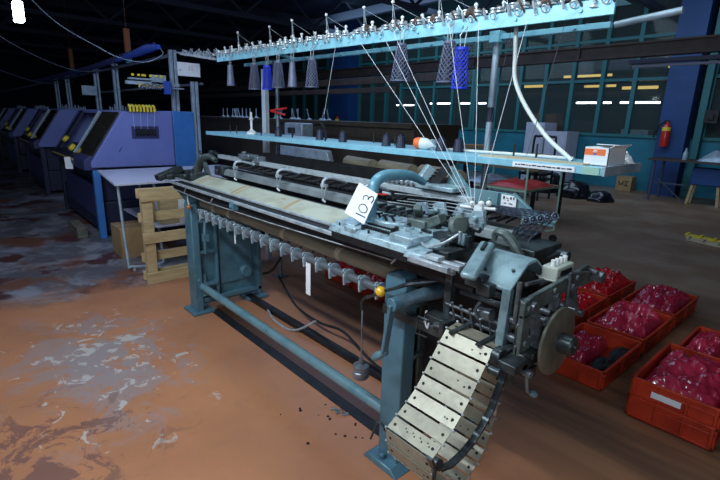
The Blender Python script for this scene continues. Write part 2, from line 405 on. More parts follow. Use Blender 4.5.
b.prism([(-1.36, .03), (-1.235, .03), (-1.235, .92), (-1.25, .955), (-1.295, .97), (-1.345, .955), (-1.36, .92)], 'y', 1.37, 1.45)
b.prism([(-1.42, 0), (-1.19, 0), (-1.23, .035), (-1.38, .035)], 'y', 1.32, 1.53); b.box(-1.42, -1.2, 1.8, 2.0, 0, .04)
b.cyl((-1.31, 1.35, .035), (-1.31, 1.35, .06), .016, n=6)
legR = b.build('leg', 'teal_paint', KM, bevel=.006)
MB().box(-1.32, -1.28, 1.45, 1.95, .06, .93).box(-1.28, -1.22, 1.9, 1.95, .05, .93).build('web_plate', 'dark_steel', legR, bevel=.004)
b = MB()
for z in (.25, .55, .8): b.box(-1.27, -1.235, 1.45, 1.62, z, z + .02)
b.prism([(1.5, .12), (1.88, .12), (1.88, .86), (1.5, .86)], 'x', -1.27, -1.255)
b.build('inner_plate', 'grey_green', legR, bevel=.004)
# tie bar
b = MB().cyl((-3.56, 1.42, .232), (-1.35, 1.42, .232), .029, n=20)
b.beam((-3.56, 1.42, .32), (-3.52, 1.42, .14), .09, .03, (1, 0, 0)); b.ball((-3.51, 1.39, .29), .012); b.ball((-2.45, 1.395, .25), .005)
b.build('tie_bar', 'teal_light', KM)
# roller bar with clamps
RB = MB().cyl((-3.46, 1.40, .866), (-1.34, 1.40, .846), .020, n=16).build('roller_bar', 'roller_dark', KM)
for k in range(18):
    x = -3.36 + k * .1144; zc = .865 - .0095 * (x + 3.46)
    c = MB().cyl((x - .006, 1.40, zc), (x + .006, 1.40, zc), .035, n=18)
    c.beam((x, 1.37, zc - .005), (x, 1.374, zc - .04), .012, .008, (1, 0, 0)); c.torus((x, 1.374, zc + .030), (1, 0, 0), .011, .004, 10, 5)
    c.mi = 1; c.tube([(x, 1.42, zc + .02), (x, 1.445, zc + .05), (x, 1.50, zc + .05), (x + .005, 1.56, zc + .03)], .006, 5)
    c.build('clamp', ['clamp_blue', 'black_iron'], RB)
MB().box(-1.97, -1.93, 1.372, 1.375, .66, .84).build('tape_strip', 'paper', RB)
MB().box(-2.80, -2.785, 1.37, 1.373, .76, .84).build('tape_strip', 'paper', RB)
# cloth roller
b = MB().cyl((-3.45, 1.45, .925), (-1.36, 1.45, .922), .036, n=18)
b.mi = 1
for x in (-3.25, -3.0, -2.3, -1.78): b.cyl((x, 1.45, .924), (x + .035, 1.45, .924), .038, n=18)
b.build('cloth_roller', ['tan_roll', 'board'], KM)
b = MB()
for k in range(30): b.beam((-3.45 + k * .068, 1.47, .925), (-3.44 + k * .068, 1.62, .90), .012, .02)
b.box(-3.5, -1.33, 1.6, 1.64, .86, .93); b.build('comb_fingers', 'black_iron', KM)
# front guard wire
MB().tube([(-3.70, 1.29, 1.03), (-3.0, 1.28, 1.02), (-2.2, 1.28, 1.03), (-1.24, 1.30, 1.045)], .003, 6).tube([(-1.26, 1.30, 1.03), (-1.22, 1.30, 1.075)], .005).tube([(-3.42, 1.29, 1.03), (-3.36, 1.28, 1.07)], .004).tube([(-2.95, 1.28, 1.02), (-2.89, 1.27, 1.06)], .004).build('guard_wire', 'steel_light', KM)
# bed body
b = MB()
b.prism([(1.31, 1.015), (1.31, 1.078), (1.38, 1.078), (1.55, 1.13), (1.62, 1.10), (1.70, 1.08), (1.74, 1.0), (1.5, .995), (1.40, 1.02)], 'x', -3.70, -.87)
for k in range(7): b.beam((-3.5 + k * .4, 1.32, 1.06), (-3.5 + k * .4, 1.44, .99), .02, .03, (1, 0, 0))
b.build('bed_casting', 'black_iron', KM, bevel=.003)
b = MB().box(-3.76, -.93, 1.270, 1.288, 1.074, 1.090).box(-3.72, -.93, 1.335, 1.350, 1.094, 1.106)
for k in range(8): b.cyl((-3.5 + k * .36, 1.2755, 1.093), (-3.5 + k * .36, 1.27, 1.093), .006, n=8)
b.build('front_rail', 'steel_light', KM, bevel=.002)
b = MB().box(-2.63, -2.585, 1.262, 1.30, 1.03, 1.085).cyl((-2.61, 1.262, 1.055), (-2.61, 1.255, 1.055), .012); b.build('rail_bracket', 'teal_paint', KM, bevel=.002)
b = MB(); b.prism([(1.372, 1.080), (1.376, 1.090), (1.44, 1.118), (1.505, 1.137), (1.505, 1.127), (1.44, 1.106)], 'x', -3.54, -1.05)
nb = b.build('needle_bed', 'bed_cream', KM)
b = MB()
for x, w in ((-3.42, .03), (-3.36, .015), (-2.86, .03), (-2.80, .012), (-2.22, .03)):
    b.prism([(1.378, 1.0925), (1.44, 1.1195), (1.50, 1.137), (1.50, 1.134), (1.44, 1.117)], 'x', x, x + w)
b.box(-2.35, -2.31, 1.46, 1.47, 1.122, 1.127); b.build('tape_strip', 'tape', nb)
b = MB()
for k in range(240): b.box(-3.50 + k * .0102, -3.4965 + k * .0102, 1.507, 1.54, 1.120, 1.130)
b.build('needle_row', 'steel', KM)
# rear bed
b = MB().prism([(1.645, 1.128), (1.655, 1.165), (1.68, 1.178), (1.70, 1.165), (1.70, 1.128)], 'x', -3.55, -.95)
b.build('rear_bed', 'rear_bar', KM, bevel=.003)
MB().box(-3.64, -3.50, 1.63, 1.72, 1.12, 1.195).box(-3.60, -3.55, 1.61, 1.63, 1.13, 1.17).build('bed_end_block', 'dark_steel', KM, bevel=.006)
b = MB().box(-3.75, -.9, 1.74, 1.82, 1.08, 1.16); b.box(-3.6, -1.45, 2.06, 2.10, 1.02, 1.29); b.box(-3.6, -1.2, 1.82, 2.06, 1.02, 1.07)
for k in range(60):
    x = -3.5 + k * .042; b.beam((x, 1.73, 1.19), (x + .02, 1.80, 1.195 + .01 * (k % 3)), .006, .014)
b.build('rear_casting', 'black_iron', KM, bevel=.003)
b = MB().box(-4.02, -1.28, 1.84, 1.885, 1.215, 1.248)
b.box(-4.02, -1.28, 1.885, 1.895, 1.205, 1.24)
b.build('rear_rail', 'rail_bright', KM, bevel=.003)
b = MB().box(-3.55, -3.38, 1.80, 1.90, 1.25, 1.29).cyl((-3.5, 1.83, 1.29), (-3.5, 1.83, 1.31), .02).box(-3.33, -3.27, 1.82, 1.9, 1.23, 1.285).build('rail_slider', 'steel', KM, bevel=.006)
b = MB().tube([(-4.02, 1.85, 1.245), (-4.18, 1.84, 1.265)], .014).tube([(-4.06, 1.78, 1.23), (-4.2, 1.76, 1.24), (-4.22, 1.76, 1.27)], .01)
b.cyl((-4.12, 1.86, 1.25), (-4.09, 1.80, 1.25), .025); b.build('rail_end_fitting', 'dark_steel', KM)
# left arm casting
b = MB().tube([(-3.93, 1.58, 1.08), (-3.88, 1.60, 1.16), (-3.80, 1.61, 1.235), (-3.70, 1.62, 1.26), (-3.60, 1.63, 1.235)], [.045, .04, .03, .024, .02], 10, 5)
b.beam((-3.80, 1.62, 1.20), (-3.58, 1.56, 1.10), .03, .05); b.build('end_arm', 'grey_green', KM)
b = MB()
b.beam((-3.84, 1.24, 1.09), (-3.86, 1.44, 1.16), .09, .045); b.box(-3.92, -3.78, 1.3, 1.42, 1.08, 1.12); b.cyl((-3.86, 1.44, 1.09), (-3.70, 1.44, 1.09), .03)
b.box(-3.70, -3.6, 1.42, 1.5, 1.08, 1.13); b.cyl((-3.64, 1.36, 1.12), (-3.55, 1.36, 1.13), .018); b.beam((-3.9, 1.43, 1.12), (-3.75, 1.5, 1.14), .03, .04); b.box(-3.56, -3.5, 1.38, 1.52, 1.10, 1.155)
b.build('end_stop', 'dark_steel', KM, bevel=.005)
# yarn guide hooks on the rear rail
for x in (-3.20, -2.60, -2.11, -1.76):
    b = MB().tube([(x + .03, 1.74, 1.235), (x + .01, 1.67, 1.258), (x, 1.62, 1.262), (x - .012, 1.60, 1.245), (x - .01, 1.595, 1.21)], .009, 8, 4)
    b.beam((x - .02, 1.595, 1.225), (x - .006, 1.595, 1.14), .009, .006); b.beam((x + .02, 1.60, 1.225), (x, 1.595, 1.14), .009, .006); b.box(x - .028, x + .028, 1.59, 1.605, 1.215, 1.23)
    b.cyl((x - .008, 1.59, 1.14), (x + .01, 1.60, 1.125), .007)
    b.build('guide_hook', 'steel_light', KM)
# carriage
CR = MB()
CR.prism([(1.235, 1.112), (1.245, 1.138), (1.36, 1.158), (1.50, 1.178), (1.50, 1.16), (1.36, 1.138), (1.26, 1.112)], 'x', -1.60, -1.13)
CR.prism([(1.225, 1.105), (1.235, 1.128), (1.40, 1.152), (1.40, 1.13)], 'x', -1.13, -1.05)
carr = CR.build('carriage', 'carriage', KM, bevel=.003)
MB().prism([(1.24, 1.08), (1.238, 1.110), (1.48, 1.155), (1.48, 1.12)], 'x', -1.58, -1.05).build('carriage_underside', 'black_iron', carr)
b = MB()
b.prism([(-1.385 + .105 * math.cos(t * PI / 12), 1.405 + .062 * math.sin(t * PI / 12)) for t in range(24)], 'z', 1.155, 1.179)
b.prism([(-1.50, 1.24), (-1.42, 1.24), (-1.42, 1.29), (-1.48, 1.31)], 'z', 1.13, 1.152)
b.prism([(-1.24, 1.26), (-1.12, 1.26), (-1.12, 1.36), (-1.20, 1.40), (-1.25, 1.36)], 'z', 1.14, 1.168)
b.prism([(-1.58, 1.26), (-1.45, 1.26), (-1.48, 1.33), (-1.57, 1.33)], 'z', 1.14, 1.158)
b.build('cam_plate', 'carriage', carr, bevel=.004)
b = MB()
for k in range(12): b.box(-1.44 + k * .0145, -1.434 + k * .0145, 1.29, 1.31, 1.148, 1.158)
b.box(-1.45, -1.26, 1.335, 1.342, 1.15, 1.162)
for (x, y) in ((-1.41, 1.42), (-1.37, 1.415), (-1.34, 1.43)): b.cyl((x, y - .04, 1.178), (x - .008, y - .05, 1.20), .006); b.beam((x - .02, y - .05, 1.20), (x + .008, y - .045, 1.206), .012, .008)
for k in range(16):
    x = -1.58 + random.random() * .5; y = 1.25 + random.random() * .2; z = 1.135 + (y - 1.25) * .19
    b.cyl((x, y, z), (x, y, z + .016), .005 + random.random() * .004, n=8)
b.build('cam_screws', 'black_iron', carr)
b = MB()
b.box(-1.60, -1.22, 1.50, 1.53, 1.16, 1.19)
for k in range(14): b.box(-1.60 + k * .03, -1.585 + k * .03, 1.49 + .01 * (k % 3), 1.56, 1.17, 1.20 + .01 * (k % 2))
b.build('yarn_brush', 'dark_steel', carr, bevel=.002)
# levers and knobs right of the plate
b = MB().beam((-1.30, 1.50, 1.19), (-1.26, 1.44, 1.25), .035, .03).box(-1.30, -1.2, 1.42, 1.50, 1.16, 1.20).beam((-1.22, 1.46, 1.18), (-1.14, 1.46, 1.22), .05, .04); b.build('feed_lever', 'grey_green', carr, bevel=.006)
b = MB()
b.cyl((-1.12, 1.48, 1.20), (-1.08, 1.50, 1.21), .022); b.cyl((-1.18, 1.52, 1.19), (-1.0, 1.52, 1.19), .012); b.beam((-1.13, 1.42, 1.16), (-1.02, 1.40, 1.17), .05, .03)
b.box(-1.20, -1.05, 1.50, 1.56, 1.13, 1.19); b.box(-1.10, -.98, 1.30, 1.40, 1.11, 1.14); b.cyl((-1.05, 1.36, 1.13), (-1.05, 1.36, 1.17), .012); b.cyl((-1.0, 1.44, 1.13), (-1.0, 1.44, 1.18), .015)
b.build('cam_linkage', 'dark_steel', carr, bevel=.003)
b = MB().lathe([(.0, .0), (.036, .0), (.042, .008), (.042, .022), (.030, .03), (0, .03)], (-1.075, 1.47, 1.20), (.9, -.5, .35), 18); b.build('round_knob', 'grey_green', carr)
b = MB().tube([(-1.14, 1.33, 1.145), (-1.06, 1.28, 1.15), (-1.01, 1.31, 1.17), (-.995, 1.37, 1.195)], .006, 6, 3); b.build('wire_loop', 'steel_light', carr)
b = MB().box(-1.08, -.90, 1.195, 1.215, 1.105, 1.125).box(-1.10, -.88, 1.235, 1.26, 1.11, 1.128).box(-1.02, -.96, 1.22, 1.26, 1.125, 1.14); b.build('guide_strip', 'steel_light', KM, bevel=.002)
b = MB().beam((-.80, 1.17, 1.125), (-.865, 1.37, 1.19), .055, .026); lv = b.build('rounded_lever', 'cover_metal', KM, bevel=.012)
MB().beam((-.843, 1.30, 1.185), (-.857, 1.345, 1.199), .010, .010).build('lever_slot', 'black_iron', lv)
b = MB().box(-.86, -.79, 1.24, 1.30, 1.07, 1.11).box(-.80, -.75, 1.22, 1.26, 1.06, 1.10).build('lever_block', 'dark_steel', KM, bevel=.004)
rnd = random.Random(21)
for k in range(26):
    x = rnd.uniform(-1.32, -1.0); y = rnd.uniform(1.30, 1.60); z = 1.125 + (y - 1.25) * .17; w = rnd.uniform(.008, .028); h = rnd.uniform(.015, .045)
    b = MB()
    if k % 3 == 0: b.cyl((x, y, z), (x, y, z + h), w * .5, n=10); b.cyl((x, y, z + h), (x, y, z + h + .006), w * .7, n=10)
    elif k % 3 == 1: b.beam((x - w, y, z + h * .5), (x + w, y + rnd.uniform(-.02, .02), z + h * .6), .014, .012)
    else: b.box(x - w * .6, x + w * .6, y - .008, y + .010, z - .01, z + h * .8)
    b.build('cam_fitting', ('cover_metal', 'dark_steel', 'steel_light', 'black_iron')[k % 4], carr, bevel=.002)
# arched carrying handle
b = MB().tube([(-1.47, 1.38, 1.16), (-1.473, 1.38, 1.23), (-1.48, 1.39, 1.286), (-1.485, 1.41, 1.330), (-1.491, 1.47, 1.352), (-1.493, 1.57, 1.350), (-1.499, 1.66, 1.338), (-1.508, 1.76, 1.300)], [.023, .023, .024, .025, .026, .025, .022, .016], 14, 5)
b.tube([(-1.52, 1.375, 1.19), (-1.525, 1.36, 1.165), (-1.48, 1.345, 1.16), (-1.41, 1.355, 1.165), (-1.40, 1.39, 1.2)], .007, 6, 3)
b.box(-1.51, -1.43, 1.355, 1.41, 1.15, 1.175); b.build('arched_handle', 'handle_blue', KM)
# rear carriage
b = MB().box(-1.60, -1.36, 1.80, 1.92, 1.262, 1.285).beam((-1.64, 1.86, 1.26), (-1.60, 1.92, 1.36), .06, .05)
b.build('rear_carriage', 'carriage', KM, bevel=.004)
b = MB().beam((-1.55, 1.88, 1.275), (-1.49, 1.92, 1.375), .055, .05)
for k in range(5): b.box(-1.56 + k * .014, -1.552 + k * .014, 1.84, 1.86, 1.29 + k * .016, 1.30 + k * .016)
b.build('brush_holder', 'black_iron', KM, bevel=.003)
MB().prism([(-1.50, 1.265), (-1.485, 1.375), (-1.465, 1.375), (-1.34, 1.265)], 'y', 1.93, 1.94).cyl((-1.42, 1.93, 1.30), (-1.42, 1.925, 1.30), .006).cyl((-1.45, 1.93, 1.34), (-1.45, 1.925, 1.34), .006).build('side_plate', 'teal_light', KM)
b = MB()
for k in range(8):
    x = -1.86 + k * .035; b.beam((x, 1.82, 1.27), (x - .01, 1.90, 1.30), .018, .02)
b.build('feeder_block', 'steel_light', KM, bevel=.002)
b = MB()
for k in range(5):
    z = 1.19 + .012 * (k % 5); y = 1.62 + .02 * (k % 4)
    b.tube([(-1.62 + .05 * (k % 3), y, z + .01), (-1.3, y + .04, z + .02), (-1.15 + .04 * (k % 2), y + .05, z + .02)], .0022, 5)
b.tube([(-1.53, 1.5, 1.27), (-1.48, 1.50, 1.268)], .006)
b.build('feeder_wires', 'steel_light', KM)
MB().tube([(-1.48, 1.36, 1.285), (-1.44, 1.385, 1.283), (-1.42, 1.42, 1.280)], .0035).build('red_tie', 'red_pl', KM)
b = MB()
for (x, y, z, w) in ((-1.33, 1.66, 1.20, .05), (-1.22, 1.70, 1.21, .06), (-1.12, 1.66, 1.20, .045), (-1.42, 1.64, 1.19, .05)):
    b.prism([(x - w, z - .03), (x + w, z - .03), (x + w * .6, z + .04), (x - w * .5, z + .03)], 'y', y, y + .02); b.cyl((x, y - .02, z), (x, y, z), .012)
b.build('yarn_feeder', 'carriage', KM, bevel=.003)
b = MB().cyl((-1.22, 1.68, 1.235), (-1.06, 1.71, 1.243), .007).ball((-1.16, 1.68, 1.255), .013).ball((-1.12, 1.69, 1.26), .013).ball((-1.09, 1.70, 1.265), .012).box(-1.15, -1.11, 1.68, 1.72, 1.16, 1.25); b.build('feeder_eyelets', 'white', KM)
# slanted plates behind the right end
b = MB().prism([(-1.33, 1.20), (-1.34, 1.288), (-1.17, 1.290), (-1.08, 1.29), (-.985, 1.228), (-.86, 1.222), (-.885, 1.175), (-1.0, 1.185), (-1.06, 1.22)], 'y', 1.87, 1.885)
b.box(-1.16, -1.145, 1.85, 1.87, 1.2, 1.29); b.beam((-1.07, 1.86, 1.295), (-.98, 1.86, 1.235), .02, .01); b.cyl((-.93, 1.87, 1.20), (-.93, 1.86, 1.20), .008); b.cyl((-1.2, 1.87, 1.25), (-1.2, 1.86, 1.25), .009)
tp = b.build('slanted_plate', 'teal_light', KM, bevel=.002)
b = MB().box(-1.13, -1.055, 1.858, 1.862, 1.235, 1.285); b.mi = 1
for (x, z, w, h) in ((-1.12, 1.265, .008, .014), (-1.105, 1.27, .012, .003), (-1.10, 1.262, .01, .003), (-1.085, 1.268, .008, .01), (-1.07, 1.268, .006, .012), (-1.115, 1.246, .012, .004), (-1.09, 1.246, .018, .004)):
    b.box(x, x + w, 1.8565, 1.858, z, z + h)
b.build('number_plate', ['paper', 'ink'], tp)
# pulleys and chains
def chain_pts(mb, p0, p1, n):
    p0 = Vector(p0); p1 = Vector(p1); d = (p1 - p0) / n
    for k in range(n):
        c = p0 + d * (k + .5); L_ = d.length
        if k % 2: mb.beam(c - d * .5, c + d * .5, .003, .008)
        else: mb.beam(c - d * .5, c + d * .5, .008, .003)
for k in range(5):
    x = -.945 + k * .027; y = 1.76 + k * .006; zp = 1.207 + k * .009
    p = MB().torus((x, y, zp), (.6, -.7, .2), .012, .005, 12, 6).cyl((x - .004, y, zp), (x + .004, y, zp), .006)
    p.build('chain_pulley', 'chain_blue', KM)
    c = MB(); chain_pts(c, (-1.18 - .01 * k, 1.70 + k * .025, 1.235), (x, y, zp + .012), 22); chain_pts(c, (x, y - .01, zp - .01), (x - .05, y - .09, 1.15), 9); chain_pts(c, (x - .05, y - .09, 1.15), (x - .05, y - .09, 1.06), 8)
    c.build('chain', 'chain_blue', KM)
b = MB().box(-1.0, -.80, 1.58, 1.80, 1.09, 1.14).box(-.98, -.84, 1.56, 1.60, 1.06, 1.12).beam((-.86, 1.50, 1.04), (-.78, 1.78, 1.11), .03, .03).cyl((-.80, 1.76, 1.10), (-.75, 1.76, 1.10), .022); b.build('chain_box', 'dark_steel', KM, bevel=.004)
b = MB().tube([(-.935, 1.52, 1.165), (-.93, 1.52, 1.195), (-.90, 1.52, 1.20), (-.87, 1.53, 1.175), (-.83, 1.54, 1.12)], [.010, .014, .018, .020, .016], 8, 4); b.build('hooked_arm', 'grey_green', KM)
# cover box
b = MB().prism([(1.262, 1.092), (1.355, 1.164), (1.41, 1.168), (1.50, 1.10), (1.50, 1.09), (1.41, 1.158), (1.355, 1.154), (1.262, 1.082)], 'x', -.86, -.70)
b.prism([(1.262, 1.09), (1.285, 1.09), (1.275, .90), (1.25, .90)], 'x', -.73, -.70)
cb = b.build('cover_box', 'cover_metal', KM, bevel=.003)
MB().cyl((-.82, 1.30, 1.118), (-.82, 1.296, 1.126), .006).cyl((-.73, 1.32, 1.134), (-.73, 1.316, 1.142), .006).build('cover_screws', 'dark_steel', cb)
# main end frame and mechanism
b = MB()
b.prism([(1.18, 1.05), (1.18, 1.10), (1.22, 1.11), (1.52, 1.13), (1.58, 1.14), (1.66, 1.105), (1.64, 1.065), (1.42, 1.075), (1.25, 1.055)], 'x', -.62, -.605)
b.prism([(1.18, .93), (1.18, 1.06), (1.225, 1.06), (1.225, .93)], 'x', -.62, -.605); b.prism([(1.40, .97), (1.385, 1.09), (1.42, 1.09), (1.43, .97)], 'x', -.625, -.612)
b.prism([(1.18, .93), (1.18, .96), (1.50, 1.01), (1.50, .985)], 'x', -.625, -.612)
for (y, z) in ((1.20, 1.08), (1.20, .97), (1.35, 1.10), (1.50, 1.11), (1.62, 1.105)): b.cyl((-.606, y, z), (-.596, y, z), .011, n=10)
b.build('end_plate', 'grey_green', KM, bevel=.002)
b = MB()
b.prism([(1.36, .78), (1.34, 1.09), (1.40, 1.13), (1.50, 1.08), (1.60, .80)], 'x', -.745, -.73)
b.box(-.66, -.64, 1.24, 1.28, .86, 1.08)
b.box(-.985, -.955, 1.30, 1.33, .90, 1.10)
b.box(-1.2, -.72, 1.60, 1.64, .80, 1.05); b.box(-1.2, -1.0, 1.60, 1.64, .4, .8); b.box(-1.15, -1.08, 1.62, 1.68, 0, .5); b.box(-1.3, -.62, 1.30, 1.34, .80, .84)
b.build('end_frame', 'dark_steel', KM, bevel=.003)
b = MB()
rods = [((-.95, 1.27, .965), (-.72, 1.27, .965), .006), ((-.95, 1.30, .92), (-.72, 1.30, .915), .006), ((-.95, 1.36, .99), (-.62, 1.36, .99), .012), ((-.92, 1.34, 1.03), (-.60, 1.34, 1.03), .010), ((-.9, 1.45, .93), (-.60, 1.45, .93), .012),
        ((-.72, 1.28, .99), (-.60, 1.28, .99), .014), ((-.70, 1.5, 1.0), (-.59, 1.5, 1.0), .014), ((-.74, 1.56, .97), (-.59, 1.56, .97), .012), ((-.74, 1.28, .93), (-.62, 1.28, .93), .016), ((-.74, 1.33, .88), (-.6, 1.33, .88), .012),
        ((-.62, 1.64, 1.09), (-.57, 1.64, 1.09), .02), ((-.62, 1.22, 1.08), (-.59, 1.22, 1.08), .018), ((-.62, 1.60, 1.12), (-.57, 1.58, 1.12), .008)]
for p, q, r in rods: b.cyl(p, q, r, n=12)
for k in range(6):
    x = -.92 + k * .038; b.cyl((x, 1.27, .965), (x, 1.29, .90), .004, n=6); b.cyl((x, 1.27, .965), (x, 1.265, .98), .006)
for (x, y0, z0, y1, z1) in ((-.64, 1.24, 1.0, 1.40, .94), (-.625, 1.50, 1.0, 1.36, .95), (-.60, 1.24, 1.05, 1.27, .93), (-.60, 1.27, .93, 1.42, .95), (-.60, 1.36, 1.08, 1.34, .96), (-.598, 1.46, 1.09, 1.50, 1.0)):
    b.beam((x, y0, z0), (x, y1, z1), .012, .028, (1, 0, 0)); b.cyl((x - .01, y0, z0), (x + .010, y0, z0), .014); b.cyl((x - .01, y1, z1), (x + .010, y1, z1), .013)
b.tube([(-.79, 1.24, 1.03), (-.80, 1.23, 1.0), (-.79, 1.24, .97), (-.77, 1.25, .98)], .006, 6, 3); b.cyl((-.80, 1.26, .985), (-.755, 1.26, .99), .020)
b.tube([(-.62, 1.20, 1.15), (-.615, 1.29, 1.145)], .006); b.tube([(-.64, 1.20, 1.02), (-.64, 1.20, 1.15)], .008); b.tube([(-.60, 1.44, 1.14), (-.58, 1.53, 1.13)], .005); b.cyl((-.6, 1.44, 1.02), (-.6, 1.44, 1.14), .006)
b.build('shafts_and_links', 'shaft', KM)
# gear mass inside
b = MB()
for k in range(5): b.cyl((-.72 + k * .025, 1.42 + .03 * (k % 2), .96 - .03 * (k % 3)), (-.712 + k * .025, 1.42 + .03 * (k % 2), .96 - .03 * (k % 3)), .07 - .008 * k, n=24)
b.box(-1.22, -.95, 1.50, 1.60, .50, .99); b.box(-.92, -.72, 1.36, 1.58, .80, 1.05)
b.build('gear_train', 'black_iron', KM)
# hand wheel
b = MB().lathe([(0, -.008), (.102, -.008), (.110, -.003), (.110, .005), (.102, .008), (.04, .010), (.029, .012), (.029, .030), (.02, .032), (0, .032)], (-.572, 1.345, .945), (1, 0, 0), 36)
b.cyl((-.72, 1.345, .945), (-.58, 1.345, .945), .018)
hw = b.build('hand_wheel', 'wheel_metal', KM)
MB().lathe([(.0, .0), (.031, 0), (.031, .040), (.026, .046), (.012, .046), (.010, .038), (0, .038)], (-.562, 1.345, .945), (1, 0, 0), 20).build('wheel_hub', 'dark_steel', hw)
# counter with buttons
b = MB().box(-.69, -.635, 1.425, 1.545, 1.105, 1.148).box(-.695, -.63, 1.415, 1.555, 1.10, 1.11)
cn = b.build('counter', 'counter_case', KM, bevel=.005)
for k in range(4): MB().cyl((-.662, 1.445 + k * .027, 1.148), (-.662, 1.445 + k * .027, 1.168), .008, n=10).build('button', 'white', cn)
MB().box(-.634, -.633, 1.445, 1.525, 1.118, 1.136).build('counter_window', 'ink', cn)
# horn / bearing arm and crank
b = MB().tube([(-1.165, 1.27, .902), (-1.12, 1.36, .925), (-1.09, 1.43, .935), (-1.10, 1.48, .94), (-1.20, 1.50, .94)], [.026, .029, .031, .031, .022], 16, 5)
b.cyl((-1.172, 1.25, .90), (-1.155, 1.285, .905), .031, n=18); b.build('bearing_arm', 'arm_paint', KM)
b = MB().cyl((-1.17, 1.215, .898), (-1.168, 1.255, .90), .028, n=18)
b.beam((-1.168, 1.22, .90), (-1.215, 1.235, .67), .032, .016, (1, 0, 0)); b.ball((-1.217, 1.24, .667), .017)
ck = b.build('hand_crank', 'teal_paint', KM, bevel=.003)
MB().lathe([(.009, 0), (.013, .01), (.019, .04), (.018, .065), (.010, .085), (.001, .088)], (-1.22, 1.24, .665), (-.72, .02, -.62), 14).build('crank_grip', 'teal_light', ck)
# ball lever and hanging weight
b = MB().tube([(-1.17, 1.40, .955), (-1.207, 1.34, .945), (-1.27, 1.33, .91), (-1.335, 1.325, .88)], [.013, .010, .007, .007], 8, 3).tube([(-1.34, 1.325, .875), (-1.40, 1.33, .836), (-1.44, 1.33, .815), (-1.462, 1.33, .79), (-1.462, 1.33, .75)], .008, 8, 3).cyl((-1.19, 1.37, .95), (-1.12, 1.44, .965), .018)
bl = b.build('ball_lever', 'dark_steel', KM)
MB().ball((-1.335, 1.32, .88), .024, 18).build('ball_knob', 'ball', bl)
b = MB().cyl((-1.46, 1.33, .78), (-1.458, 1.33, .50), .004, n=6).build('weight_rod', 'steel', bl)
b = MB().lathe([(0, 0), (.036, 0), (.040, .006), (.040, .034), (.036, .038), (.039, .042), (.039, .064), (.03, .070), (.012, .072), (.012, .10), (0, .10)], (-1.457, 1.33, .405), n=20).build('weight', 'steel', bl)
MB().tube([(-1.06, 1.3, .89), (-1.065, 1.3, .85), (-1.05, 1.3, .82), (-1.045, 1.3, .86), (-1.055, 1.3, .88)], .0035, 6, 3).build('string_loop', 'thread', KM)
# ------ punched card chain: front strand hangs to a lower fold, the rest loops back under
CH = MB().tube([(-.92, 1.25, .88), (-.68, 1.25, .88)], .014, 12).box(-.935, -.915, 1.22, 1.30, .86, .91).box(-.695, -.665, 1.21, 1.30, .86, .91).build('card_chain', 'dark_steel', KM)
path = [(1.285, .905), (1.225, .898), (1.187, .855), (1.150, .808), (1.115, .762), (1.078, .720), (1.035, .684), (.990, .655), (.945, .628), (.950, .575), (.965, .522), (1.0, .48), (1.045, .45), (1.10, .44), (1.155, .45), (1.20, .48), (1.235, .52), (1.262, .57), (1.28, .62), (1.29, .675), (1.295, .73), (1.295, .785)]
def xoff(z): return 0
for i in range(len(path) - 1):
    (y0, z0), (y1, z1) = path[i], path[i + 1]
    p0 = Vector((0, y0, z0)); p1 = Vector((0, y1, z1)); d = (p1 - p0); gap = .004
    d.normalize(); p0 += d * gap; p1 -= d * gap
    nrm = Vector((0, -d.z, d.y)) * (1 if i < 99 else 1)
    nrm = Vector((0, d.z, -d.y)); xa, xb = -.903, -.712
    nrm = -nrm if nrm.dot(Vector((0, -1, .6))) < 0 and i < 9 else nrm
    t = .0016; c = MB()
    vs = []
    for q in (p0, p1):
        for x in (xa, xb):
            for s_ in (-t, t): vs.append(Vector((x, q.y, q.z)) + nrm * s_)
    c.add(vs, [(0, 2, 3, 1), (4, 5, 7, 6), (0, 1, 5, 4), (2, 6, 7, 3), (1, 3, 7, 5), (0, 4, 6, 2)])
    c.mi = 1; mid = (p0 + p1) / 2
    hs = [(xa + .018, .1, .0055), (xb - .018, -.1, .0055)]
    rnd = random.Random(i)
    if i == 7: hs += [(xa + .06 + .03 * (k % 4) + .01 * (k // 4), -.5 + .5 * (k // 4), .0028) for k in range(8)]
    else: hs += [(xa + .05 + rnd.random() * .13, rnd.random() * .8 - .4, .003) for _ in range(rnd.choice((0, 1, 2, 1)))] + [(xb - .035, .3, .0035)] * (i % 2)
    for hx, ho, hr in hs:
        ctr = Vector((hx, mid.y, mid.z)) + d * ho * .015
        c.cyl(ctr - nrm * (t + .0004), ctr + nrm * (t + .0004), hr, n=10)
    c.mi = 2
    for x in (xa - .002, xb + .002): c.cyl(Vector((x, p0.y, p0.z)) - d * .006 + Vector((-.004, 0, 0)), Vector((x, p0.y, p0.z)) - d * .006 + Vector((.004, 0, 0)), .004, n=6)
    c.build('card', ['card', 'hole', 'steel_light'], CH)
for x in (-.875, -.765):
    MB().beam((x, 1.205, .895), (x + .03, 1.30, .925), .016, .007).build('card_clip', 'dark_steel', CH)
b = MB().cyl((-.92, .955, .61), (-.69, .955, .61), .007).tube([(-.915, .955, .61), (-.935, .94, .635), (-.945, .93, .60), (-.96, .93, .56)], .004, 6, 3).cyl((-.712, .955, .615), (-.69, .955, .62), .018).tube([(-.69, .94, .62), (-.68, .92, .63), (-.68, .92, .58), (-.685, .95, .56)], .006, 6, 3)
b.build('lower_chain_rod', 'dark_steel', KM)
b = MB()
arm = [(-.69, 1.33, .93), (-.69, 1.28, .87), (-.69, 1.255, .79), (-.69, 1.207, .698), (-.69, 1.165, .655), (-.69, 1.115, .619), (-.69, 1.06, .60), (-.69, 1.007, .592), (-.69, .96, .605), (-.69, .924, .631), (-.69, .905, .67)]
P = [Vector(p) for p in arm]
for i in range(len(P) - 1): b.beam(P[i], P[i + 1] + (P[i + 1] - P[i]) * .06, .008, .022, (1, 0, 0))
